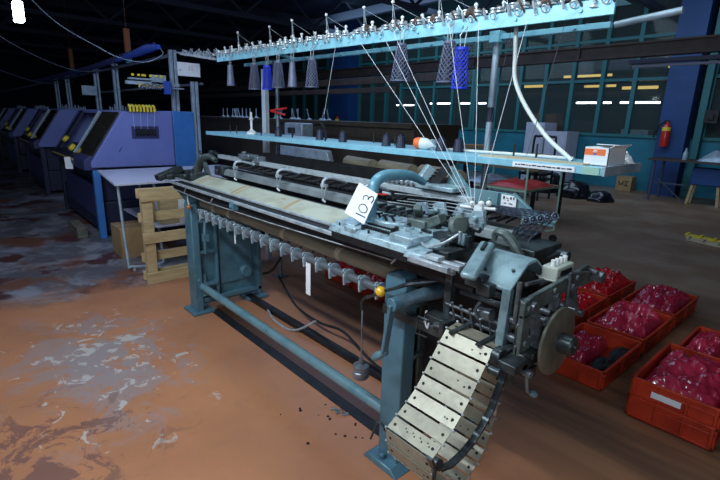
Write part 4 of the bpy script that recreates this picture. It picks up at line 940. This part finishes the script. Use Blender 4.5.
# overhead frame above the purple machines
FR = thing('overhead_frame', 'galvanised post frame carrying cables above the purple machines', 'frame', (-9, 2.35, 0))
def post(x, y, z0, z1):
    MB().box(x - .03, x + .03, y - .045, y - .008, z0, z1).box(x - .03, x + .03, y + .008, y + .045, z0, z1).build('post', 'galv', FR, bevel=.004)
for x in (-6.56, -9.3, -10.65, -13.4, -14.8): post(x, 2.44, 1.62, 2.40)
post(-6.56, 2.71, 0, 2.02)
MB().box(-28, -6.55, 2.38, 2.42, 2.30, 2.34).box(-12, -6.5, 2.78, 2.82, 1.98, 2.01).build('rail', 'steel', FR)
b = MB()
for k in range(60): b.tube([(-6.55 - k * .17, 2.26, 2.40 - .012 * min(k, 20) * .3), (-6.62 - k * .17, 2.24, 2.46 - .012 * min(k, 20) * .3), (-6.69 - k * .17, 2.26, 2.40 - .012 * min(k, 20) * .3)], .02, 6)
b.build('cable_chain', 'purple_dark', FR)
MB().tube([(-6.5, 2.25, 2.41), (-6.9, 2.24, 2.42), (-7.4, 2.24, 2.40), (-8.4, 2.25, 2.37)], [.03, .06, .05, .02], 10, 4).build('cable_sleeve', 'cable_blue', FR)
b = MB().box(-6.47, -6.40, 1.80, 2.45, 1.93, 1.97).box(-6.50, -6.42, 1.84, 2.20, 1.99, 2.01).box(-6.45, -6.40, 2.10, 2.28, 1.95, 2.06).box(-6.46, -6.38, 1.95, 2.5, 1.90, 1.915); b.build('feeder_bar', 'galv', FR)
MB().box(-6.40, -6.34, 2.24, 2.31, 1.83, 1.99).build('blue_joint', 'cable_blue', FR)
b = MB()
for k in range(6): b.box(-6.40, -6.385, 1.86 + k * .07 - (.02 if k == 2 else 0), 1.89 + k * .07, 2.03, 2.055)
for k in range(8): b.box(-6.395, -6.37, 1.93 + k * .045, 1.955 + k * .045, 1.905, 1.94)
b.build('yellow_clips', 'yellow', FR)
b = MB()
for k in range(7): b.torus((-6.36, 1.98 + k * .042, 1.88), (1, .2, 0), .05 + .012 * (k % 2), .006, 14, 5, PI, PI)
b.build('coiled_hoses', 'mesh_grey', FR)
t = thing('notice_card', 'white notice card clamped beside the nearest galvanised post', 'sign', (-6.36, 2.5, 2.08))
MB().box(-6.36, -6.355, 2.42, 2.72, 2.07, 2.24).build('card', 'paper', t)
b = MB(); b.mi = 0; b.tube([(-6.352, 2.44, 2.13), (-6.352, 2.455, 2.155), (-6.352, 2.465, 2.13)], .002, 4); b.tube([(-6.352, 2.445, 2.14), (-6.352, 2.46, 2.14)], .002, 4)
b.mi = 1; b.box(-6.354, -6.352, 2.57, 2.575, 2.14, 2.19); b.box(-6.354, -6.352, 2.61, 2.615, 2.14, 2.19); b.box(-6.354, -6.352, 2.57, 2.615, 2.19, 2.193); b.box(-6.354, -6.352, 2.57, 2.615, 2.16, 2.163); b.build('marks', ['ink', 'tape'], t)
tag(MB().box(-10.32, -10.31, 2.1, 2.35, 1.88, 2.05).build('hanging_paper', 'galv', loc=(-10.3, 2.2, 1.9)), 'grey paper sheet taped to the second pair of galvanised posts', 'paper')
# rusty hangers
for x, y, z0, z1, lab in ((-9.0, 2.6, 2.38, 2.95, 'short rusty orange pipe hanger above the blue cable sleeve'), (-13.5, 2.6, 2.35, 3.0, 'rusty pipe hanger further back above the dark machines')):
    b = MB().cyl((x, y, z0 + .2), (x, y, z1), .05, n=14); b.mi = 1; b.cyl((x, y, z0), (x, y, z0 + .2), .052, n=14); b.mi = 0; b.cyl((x, y, z1), (x, y, 5.6), .003, n=5)
    tag(b.build('pipe_hanger', ['rust', 'wall_teal'], loc=(x, y, z0)), lab, 'hanger')
# cables
def cable(pts, r, m, lab): tag(MB().tube(pts, r, 6, 6).build('cable', m, loc=pts[0]), lab, 'cable')
cable([(-6.6, .8, 2.98), (-6.85, 1.0, 2.80), (-7.14, 1.3, 2.61), (-6.72, 1.6, 2.355), (-6.58, 1.8, 2.24), (-6.28, 2.0, 2.19), (-6.25, 2.2, 2.29), (-6.42, 2.25, 2.38)], .0055, 'galv', 'pale cable drooping from the ceiling to the nearest galvanised post')
cable([(-7.5, 0.0, 3.1), (-8.0, .5, 2.7), (-8.6, 1.1, 2.4), (-9.1, 1.8, 2.22), (-9.1, 2.3, 2.28)], .005, 'steel', 'thin cable drooping toward the second galvanised post')
cable([(-9.5, 0.0, 2.6), (-10.2, .8, 2.25), (-11.0, 1.6, 2.08), (-12, 2.3, 2.2)], .008, 'truss', 'dark cable drooping low at the left edge')
# hanging lamp top left
t = thing('hanging_lamp', 'bright white box lamp hanging from a rod at the top left', 'lamp', (-8.0, 1.0, 2.7))
MB().box(-8.05, -7.85, .94, 1.04, 2.70, 2.94).build('lamp_box', 'lamp_emit', t, bevel=.01)
MB().cyl((-7.9, .99, 2.94), (-7.9, .99, 5.6), .012, n=8).box(-7.94, -7.86, .96, 1.02, 2.94, 3.0).build('rod', 'galv', t)

# ------------------------------------------------------------------ white table, cardboard, pallet
t = thing('folding_table', 'white topped folding table with grey tube legs beside the purple machine', 'table', (-5.7, 1.9, 0))
MB().prism([(-6.30, 1.34), (-6.30, 2.9), (-4.98, 2.9), (-4.98, 1.20)], 'z', .885, .905).build('table_top', 'tabletop', t, bevel=.002)
for y0, y1 in ((1.26, 1.62),):
    pass
for xx in (-5.08,):
    b = MB().tube([(xx, 1.25, .88), (xx + .10, 1.25, .12), (xx + .12, 1.28, .05), (xx + .12, 1.55, .03), (xx + .10, 1.60, .08), (xx, 1.62, .30), (xx, 1.60, .88)], .014, 8, 4)
    b.cyl((xx + .12, 1.30, 0), (xx + .12, 1.30, .04), .016); b.cyl((xx + .12, 1.55, 0), (xx + .12, 1.55, .04), .016); b.build('leg', 'galv', t)
    MB().tube([(xx, 2.30, .88), (xx + .05, 2.30, .02)], .014, 8).build('leg', 'galv', t)
MB().tube([(-6.1, 2.30, .88), (-6.1, 2.30, .02)], .014, 8).build('leg', 'galv', t); MB().tube([(-6.1, 1.75, .88), (-6.1, 1.75, .02)], .014, 8).build('leg', 'galv', t)
MB().box(-6.15, -4.95, 1.55, 2.3, .42, .435).build('lower_shelf', 'tabletop', t)
def carton(x0, x1, y0, y1, z0, z1, lab, m='cardboard'):
    t = thing('cardboard_box', lab, 'box', ((x0 + x1) / 2, (y0 + y1) / 2, z0))
    MB().box(x0, x1, y0, y1, z0, z1).build('body', m, t, bevel=.004)
    MB().box((x0 + x1) / 2 - .025, (x0 + x1) / 2 + .025, y0 - .001, y1 + .001, z1, z1 + .001).build('tape', 'tape', t)
    return t
carton(-5.85, -5.45, 1.32, 1.60, 0, .34, 'brown cardboard box on the floor under the white table')
carton(-5.5, -5.0, 1.62, 2.1, .436, .76, 'tan cardboard carton on the lower shelf of the white table', 'wood')
tag(MB().box(-4.97, -4.955, 1.80, 2.0, .436, .70).build('paper_packet', 'paper', loc=(-4.96, 1.9, .436)), 'pale paper packet on the lower shelf behind the pallet', 'paper')
P_OFF = .07
P_ = thing('wooden_pallet', 'raw wooden pallet standing on edge against the white table', 'pallet', (-4.5, 1.65, 0))
for y0 in (1.29, 2.08): MB().box(-4.62, -4.54, y0, y0 + .09, 0, .90).build('stile', 'wood', P_, bevel=.003)
for z0, h in ((.0, .11), (.40, .10), (.80, .12)): MB().box(-4.54, -4.515, 1.27, 2.17, z0, z0 + h).build('slat', 'wood', P_, bevel=.003)
for z0, h in ((.20, .09), (.59, .09)): MB().box(-4.645, -4.62, 1.27, 2.17, z0, z0 + h).build('slat', 'wood', P_, bevel=.003)
for z0 in (.02, .82): MB().box(-4.645, -4.62, 1.27, 2.17, z0, z0 + .09).build('slat', 'wood', P_, bevel=.003)
P_.location.x += P_OFF
b = MB().box(-7.25, -6.7, 1.12, 1.24, 0, .05).box(-7.25, -6.7, 1.12, 1.24, .10, .14).box(-7.25, -7.1, 1.12, 1.24, .05, .10).box(-6.85, -6.7, 1.12, 1.24, .05, .10)
tag(b.build('wooden_skid', 'concrete', loc=(-7, 1.18, 0), bevel=.005), 'short grey wooden skid on the floor in front of the purple machine', 'skid')

# ------------------------------------------------------------------ brown machine row behind, with white pegs
t = thing('covered_machine', 'long machine under brown sheeting with a pale ledge of white pegs behind', 'machine', (-8, 4.3, 0))
MB().box(-11, -3.6, 4.0, 4.8, 0, 1.36).build('body', 'brown_cloth', t)
MB().box(-11, -3.6, 3.93, 4.85, 1.50, 1.55).box(-11, -3.6, 3.98, 4.8, 1.36, 1.50).build('ledge', 'brown_cloth', t)
rnd = random.Random(5)
for k in range(24):
    x = -9.0 + k * .155 + rnd.random() * .03; y = 4.05 + rnd.random() * .3; tl = rnd.choice((0, 0, .04, -.03))
    b = MB().lathe([(0, 0), (.04, 0), (.038, .012), (.012, .03), (.008, .05), (.008, .16), (0, .165)], (x, y, 1.55), (tl, tl, .2), 10)
    o = b.build('yarn_peg', 'galv', loc=(x, y, 1.55)); tag(o, 'grey white yarn peg standing on the brown ledge behind the machine', 'yarn peg', 'pegs on the brown ledge')
t = thing('red_clamp', 'pair of red plastic arms fixed across the thin grey post', 'clamp', (-3.9, 2.36, 1.63))
MB().beam((-3.97, 2.365, 1.645), (-3.66, 2.34, 1.668), .014, .014).beam((-3.95, 2.365, 1.64), (-3.68, 2.34, 1.61), .014, .014).build('arms', 'red_pl', t)
t = thing('white_post', 'wide white post standing behind the left part of the blue shelf', 'post', (-4.47, 2.62, 0))
MB().box(-4.51, -4.44, 2.58, 2.63, 0, 2.06).build('shaft', 'post_white', t, bevel=.004)
t = thing('small_grey_unit', 'small pale grey motor unit with dark screen behind the thin post', 'device', (-4.9, 3.5, 1.30))
MB().box(-5.25, -4.85, 3.32, 3.5, 1.33, 1.52).build('housing', 'galv', t, bevel=.02); MB().box(-5.15, -5.0, 3.31, 3.32, 1.39, 1.46).box(-5.2, -4.9, 3.34, 3.38, 1.06, 1.33).build('screen', 'ink', t)
MB().tube([(-4.85, 3.5, 1.50), (-4.7, 3.5, 1.52), (-4.62, 3.5, 1.45), (-4.6, 3.5, 1.33)], .012, 6, 3).build('handle', 'black_iron', t)
t = thing('work_bench', 'low dark bench behind the machine holding tan fabric rolls', 'bench', (-4.5, 3.3, 0))
MB().box(-5.4, -2.2, 2.9, 3.40, 1.02, 1.06).build('bench_top', 'black_iron', t)
for x in (-5.3, -2.28): MB().box(x, x + .06, 3.3, 3.36, 0, 1.02).build('leg', 'black_iron', t); MB().box(x, x + .06, 2.95, 3.01, 0, 1.02).build('leg', 'black_iron', t)
b = MB().prism([(-4.9, 1.07), (-3.95, 1.07), (-3.85, 1.13), (-3.9, 1.26), (-4.9, 1.26)], 'y', 2.98, 3.05)
tag(b.build('metal_sheet', 'galv', loc=(-4.4, 3.0, 1.06), bevel=.01), 'pale grey sheet metal panel lying behind the machine under the shelf', 'panel')
for i, (x, z, r, lab) in enumerate([(-3.70, 1.13, .07, 'first from the grey panel'), (-3.16, 1.13, .07, 'second from the grey panel'), (-2.62, 1.13, .07, 'furthest from the grey panel')]):
    b = MB().cyl((x - .25, 3.32, z), (x + .26, 3.22, z), r, n=16)
    tag(b.build('fabric_roll', 'tan_roll', loc=(x, 3.3, 1.06)), 'tan fabric roll lying on the bench behind the machine, ' + lab, 'roll')
# cardboard sheets and trolley behind the right of the shelf
for i, (x0, x1, y, z0, z1, lab) in enumerate([(-5.7, -4.75, 7.2, .92, 1.22, 'flattened cardboard pile behind the metal post, highest part'), (-4.6, -3.65, 7.3, .92, 1.10, 'flattened cardboard sheets behind the two shelf pins')]):
    b = MB()
    for k in range(5): b.beam((x0 + .06 * k, y + .1 * k, z0 + (z1 - z0) * k / 5), (x1 - .1 * k, y + .05 * k, z0 + (z1 - z0) * k / 5 + .03 * (k % 2)), .7, .03)
    tag(b.build('cardboard_pile', 'cardboard', loc=(x0, y, z0)), lab, 'cardboard')
t = thing('packing_table', 'brown packing table under the flattened cardboard behind the shelf', 'table', (-4.7, 7.5, 0))
MB().box(-5.8, -3.6, 6.9, 8.0, .86, .9).build('table_top', 'trolley_top', t)
for x in (-5.75, -3.7):
    for y in (6.95, 7.9): MB().box(x, x + .05, y, y + .05, 0, .86).build('leg', 'black_iron', t)
t = thing('trolley', 'pale green tube trolley carrying red cloth behind the knitting machine', 'trolley', (-3.1, 5.6, 0))
sx0, sx1, sy0, sy1 = -3.95, -2.90, 5.3, 6.2
for (x, y) in ((sx0, sy0), (sx1, sy0), (sx0, sy1), (sx1, sy1)):
    MB().tube([(x, y, 1.15), (x, y, .25), (x - .03 * (1 if x > -3 else -1), y, .16), (x - .12 * (1 if x > -3 else -1), y, .13)], .014, 8, 3).build('leg', 'green_pipe', t)
    MB().cyl((x, y - .02, .05), (x, y + .02, .05), .05, n=12).build('caster', 'black_iron', t)
MB().tube([(sx0, sy0, .77), (sx1, sy0, .77), (sx1, sy1, .77), (sx0, sy1, .77), (sx0, sy0, .77)], .014, 8).build('frame', 'green_pipe', t)
MB().box(sx0, sx1, sy0, sy1, .775, .79).build('tray', 'trolley_top', t)
def fold(x, y, z, w, l, h, seed):
    return MB().sheet(lambda u, v: Vector((x + (u - .5) * w, y + (v - .5) * l, z + h * (math.sin(PI * u) * math.sin(PI * v)) ** .4 * (.7 + .5 * noise.noise(Vector((u * 4, v * 4, seed)))))), 20, 16)
tag(fold(-3.22, 5.75, .791, .6, .7, .09, 2).build('red_cloth', 'red_pl', loc=(-3.2, 5.7, .79)), 'red folded cloth lying on the green trolley', 'cloth')
tag(fold(-3.70, 5.7, .791, .32, .6, .12, 5).build('grey_cloth', 'galv', loc=(-3.5, 5.6, .79)), 'grey crumpled cloth on the green trolley beside the red cloth', 'cloth')
t = thing('metal_chair', 'dark tube frame chair behind the white carton and shelf', 'chair', (-5.0, 9.6, 0))
MB().tube([(-5.3, 9.8, 0), (-5.3, 9.8, 1.2), (-5.22, 9.8, 1.32), (-4.88, 9.8, 1.32), (-4.8, 9.8, 1.2), (-4.8, 9.8, 0)], .025, 8, 3).build('back_frame', 'black_iron', t)
MB().box(-5.3, -4.8, 9.3, 9.8, .52, .57).build('seat', 'black_iron', t)
for x in (-5.28, -4.82): MB().cyl((x, 9.33, 0), (x, 9.33, .52), .02, n=8).build('leg', 'black_iron', t)
for x0, x1, h, lab in ((-7.0, -6.45, 1.62, 'tall white cabinet against the teal wall, its left one'), (-6.4, -5.8, 1.40, 'lower white cabinet against the teal wall beside the mullion')):
    t = thing('white_cabinet', lab, 'cabinet', ((x0 + x1) / 2, 12.7, 0))
    MB().box(x0, x1, 12.4, 13.1, 0, h).build('body', 'tabletop', t, bevel=.01); MB().box(x0 + .03, x1 - .03, 12.385, 12.4, .1, h - .05).build('door', 'tabletop', t, bevel=.004)
# black bags, box by wall
for i, (x, y, s, lab) in enumerate([(-5.55, 10.9, .5, 'tall black bin bag slumped under the shelf end'), (-4.62, 10.6, .38, 'middle black bin bag slumped beside the tall one'), (-4.0, 10.5, .24, 'low flat black bin bag nearest the small box')]):
    def f(u, v, x=x, y=y, s=s):
        a = 2 * PI * u; ph = PI / 2 * v; r = s * math.cos(ph) ** .6 * (1 + .22 * noise.noise(Vector((math.cos(a) * 2, math.sin(a) * 2, v * 3 + s * 9))))
        return Vector((x + r * math.cos(a), y + r * math.sin(a), max(0, s * .95 * math.sin(ph) * (1 + .1 * noise.noise(Vector((u * 9, v * 5, s)))))))
    tag(MB().sheet(f, 30, 12).build('bin_bag', 'bagblack', loc=(x, y, 0)), lab, 'bag')
t = thing('cardboard_box', 'small brown cardboard box with dark marks standing by the teal wall', 'box', (-4.35, 12.9, 0))
MB().box(-4.53, -4.17, 12.75, 13.05, 0, .36).build('body', 'cardboard', t, bevel=.004)
b = MB().tube([(-4.47, 12.745, .24), (-4.44, 12.745, .14), (-4.41, 12.745, .2), (-4.38, 12.745, .14), (-4.36, 12.745, .24)], .012, 4).tube([(-4.33, 12.745, .24), (-4.25, 12.745, .24), (-4.30, 12.745, .19), (-4.25, 12.745, .14), (-4.33, 12.745, .14)], .012, 4); b.build('marks', 'ink', t)
# extinguisher
for (x, y, z, lab) in ((-3.60, 12.65, 1.15, 'red fire extinguisher hung on the blue column at right'), (-15.7, 12.53, 1.1, 'red fire extinguisher far off on the left blue column')):
    t = thing('fire_extinguisher', lab, 'fire extinguisher', (x, y, z))
    MB().lathe([(0, 0), (.085, 0), (.09, .02), (.09, .42), (.06, .50), (.03, .52), (.03, .56), (0, .56)], (x, y, z), n=16).build('cylinder', 'ext_red', t)
    MB().cyl((x, y, z + .36), (x, y, z + .44), .092, n=16).build('label_band', 'yellow', t)
    MB().box(x - .07, x + .03, y - .02, y + .02, z + .56, z + .60).tube([(x, y, z + .56), (x - .14, y, z + .5), (x - .22, y, z + .3), (x - .24, y, z + .2)], .02, 6, 3).build('valve_and_hose', 'black_iron', t)
tag(MB().box(-2.98, -2.72, 12.9, 13.0, 1.7, 1.98).box(-2.9, -2.8, 12.85, 12.9, 1.78, 1.9).build('switch_box', 'black_iron', loc=(-2.85, 12.95, 1.7)), 'black switch box fixed right of the blue column', 'switch box')
# table at the right
t = thing('side_table', 'dark narrow work table against the blue column at the right', 'table', (-2.2, 12.1, 0))
MB().box(-3.58, -.4, 11.7, 12.5, .88, .92).build('table_top', 'brown_beam', t)
for x in (-3.45, -.6):
    for y in (11.75, 12.4): MB().beam((x, y, .88), (x, y, 0), .04, .04).build('leg', 'truss', t)
MB().beam((-3.4, 11.78, .4), (-2.8, 11.78, .4), .02, .03).beam((-3.35, 11.75, .5), (-2.75, 11.75, .02), .02, .02).build('brace', 'truss', t)
tag(fold(-2.35, 12.05, .921, .7, .5, .22, 7).build('plastic_sheet', 'galv', loc=(-2.3, 12, .92)), 'crumpled clear grey plastic sheet on the dark side table', 'plastic')
tag(fold(-1.70, 12.0, .921, .5, .4, .16, 8).build('red_cloth', 'red_pl', loc=(-1.8, 12, .92)), 'red cloth lying on the dark side table beside the plastic sheet', 'cloth')
tag(MB().lathe([(0, 0), (.05, 0), (.05, .14), (.02, .2), (.02, .25), (0, .25)], (-2.95, 11.95, .92), n=10).build('bottle', 'galv', loc=(-2.95, 11.95, .92)), 'small pale bottle standing at the left of the side table', 'bottle')
t = thing('stool', 'wooden stool with blue draped seat under the dark side table', 'stool', (-2.45, 12.0, 0))
MB().box(-2.75, -2.2, 11.85, 12.2, .42, .78).build('seat', 'col_blue', t, bevel=.02)
for x, dx in ((-2.7, -.05), (-2.25, .05)):
    for y in (11.9, 12.15): MB().beam((x, y, .45), (x + dx, y, 0), .05, .05).build('leg', 'wood', t)
t = thing('bench_seat', 'pale low bench board right of the wooden stool', 'bench', (-1.4, 12.1, 0))
MB().box(-2.1, -.6, 12.0, 12.4, .55, .62).build('board', 'board', t); MB().box(-.75, -.7, 12.05, 12.35, 0, .55).build('leg', 'truss', t); MB().box(-2.0, -1.95, 12.05, 12.35, 0, .55).build('leg', 'truss', t)
for (x0, y0, x1, y1, m, lab) in ((-1.80, 8.25, -.9, 8.0, 'yellow', 'yellow metal strip lying on the floor at the right edge'), (-1.72, 7.98, -.8, 7.75, 'board', 'grey yellow metal strip on the floor nearer than the yellow one')):
    b = MB().beam((x0, y0, .025), (x1, y1, .025), .1, .04)
    for k in range(6): b.beam((x0 + (x1 - x0) * k / 5, y0 + (y1 - y0) * k / 5 - .08, .05), (x0 + (x1 - x0) * k / 5, y0 + (y1 - y0) * k / 5 + .08, .05), .04, .02)
    tag(b.build('metal_strip', m, loc=(x0, y0, 0)), lab, 'strip')
# unlit fixture
t = thing('fluorescent_lamp', 'unlit long tube lamp hanging across the blue column', 'ceiling lamp', (-2.3, 8.9, 2.5))
MB().box(-3.25, -1.2, 8.82, 8.98, 2.60, 2.66).build('housing', 'truss', t); MB().cyl((-3.2, 8.9, 2.56), (-1.25, 8.9, 2.56), .022, n=8).build('tube', 'tube_off', t)
# cables, debris and the tie bar's stand-in shadow under the machine
cable([(-3.2, 1.95, .30), (-2.95, 1.95, .12), (-2.6, 1.93, .10), (-2.3, 1.92, .14), (-2.0, 1.9, .06), (-1.6, 1.85, .05)], .010, 'black_iron', 'black cable looping on the floor under the needle bed')
cable([(-3.35, 1.9, .02), (-3.0, 1.78, .015), (-2.75, 1.80, .015), (-2.6, 1.9, .12)], .009, 'steel_light', 'pale metallic cable curled under the left of the needle bed')
cable([(-2.9, 1.98, .85), (-3.3, 1.98, .35), (-3.45, 1.95, .25)], .012, 'black_iron', 'black strut cable running diagonally from the bed to the left leg')
tag(MB().box(-3.6, -1.42, 1.84, 1.90, 0, .035).build('floor_strip', 'black_iron', loc=(-2.5, 1.87, 0)), 'black metal strip on the floor under the back of the needle bed', 'strip')

tag(MB().prism([(-3.52, 1.475), (-1.43, 1.475), (-1.43, 1.545), (-3.52, 1.545)], 'z', 0, .004).build('floor_strip', 'black_iron', loc=(-2.5, 1.53, 0)), 'flat black strip on the orange floor between the two machine feet, just behind the tie bar', 'strip')  # dark strip added as the tie bar's cast shadow
tag(MB().tube([(-1.80, 1.42, .008), (-1.77, 1.44, .012), (-1.745, 1.42, .01), (-1.74, 1.45, .02), (-1.715, 1.44, .008), (-1.70, 1.47, .01)], .006, 5, 3).build('cloth_scrap', 'steel', loc=(-1.75, 1.43, 0)), 'small twisted grey scrap lying on the orange floor in front of the tie bar', 'scrap')
rnd = random.Random(3)
for k in range(14):
    x = -1.50 - rnd.random() * .5; y = 1.15 + rnd.random() * .3; r = .004 + rnd.random() * .006
    tag(MB().lathe([(0, 0), (r, 0), (r * .8, r * .5), (0, r * .6)], (x, y, 0), n=6).build('lint_speck', 'black_iron', loc=(x, y, 0)), 'tiny dark speck of lint on the orange floor by the right leg', 'lint', 'lint specks by the right leg')

# ------------------------------------------------------------------ light
def area(name, loc, size, sy, power, col, target):
    l = bpy.data.lights.new(name, 'AREA'); l.shape = 'RECTANGLE'; l.size = size; l.size_y = sy; l.energy = power; l.color = col
    o = bpy.data.objects.new(name, l); COL.objects.link(o); o.location = loc
    d = Vector(target) - Vector(loc); o.rotation_euler = d.to_track_quat('-Z', 'Y').to_euler(); return o
area('key_tube', (-2.0, -.35, 2.75), 2.4, .12, 78, (.80, .91, 1.0), (-2.0, 1.6, .7))
area('rack_tube', (-1.5, 1.6, 3.0), 2.4, .15, 26, (.72, .90, 1.0), (-1.6, 2.0, 1.6))
area('window_fill', (1.6, -1.6, 2.2), 3, 1.6, 58, (.80, .88, 1.0), (-1.8, 2.2, .4))  # added fill from behind the camera, no window stands there
area('hall_fill', (-7, 5.5, 4.1), 6, 3, 120, (.45, .62, 1.0), (-7, 6, 0))
area('wall_fill', (-3.5, 9.5, 4.1), 4, 2, 75, (.6, .78, 1.0), (-3.5, 12.5, 0))
area('back_fill', (-10.5, 9.5, 4.1), 6, 2, 110, (.5, .78, 1.0), (-10.5, 13, 2.0))
area('left_fill', (-4.9, .6, 2.7), 1.2, .6, 26, (.55, .68, 1.0), (-6.6, 1.9, 1.0))
w = bpy.data.worlds.new('world'); SC.world = w; w.use_nodes = True
w.node_tree.nodes['Background'].inputs[0].default_value = (.25, .35, .65, 1); w.node_tree.nodes['Background'].inputs[1].default_value = .11
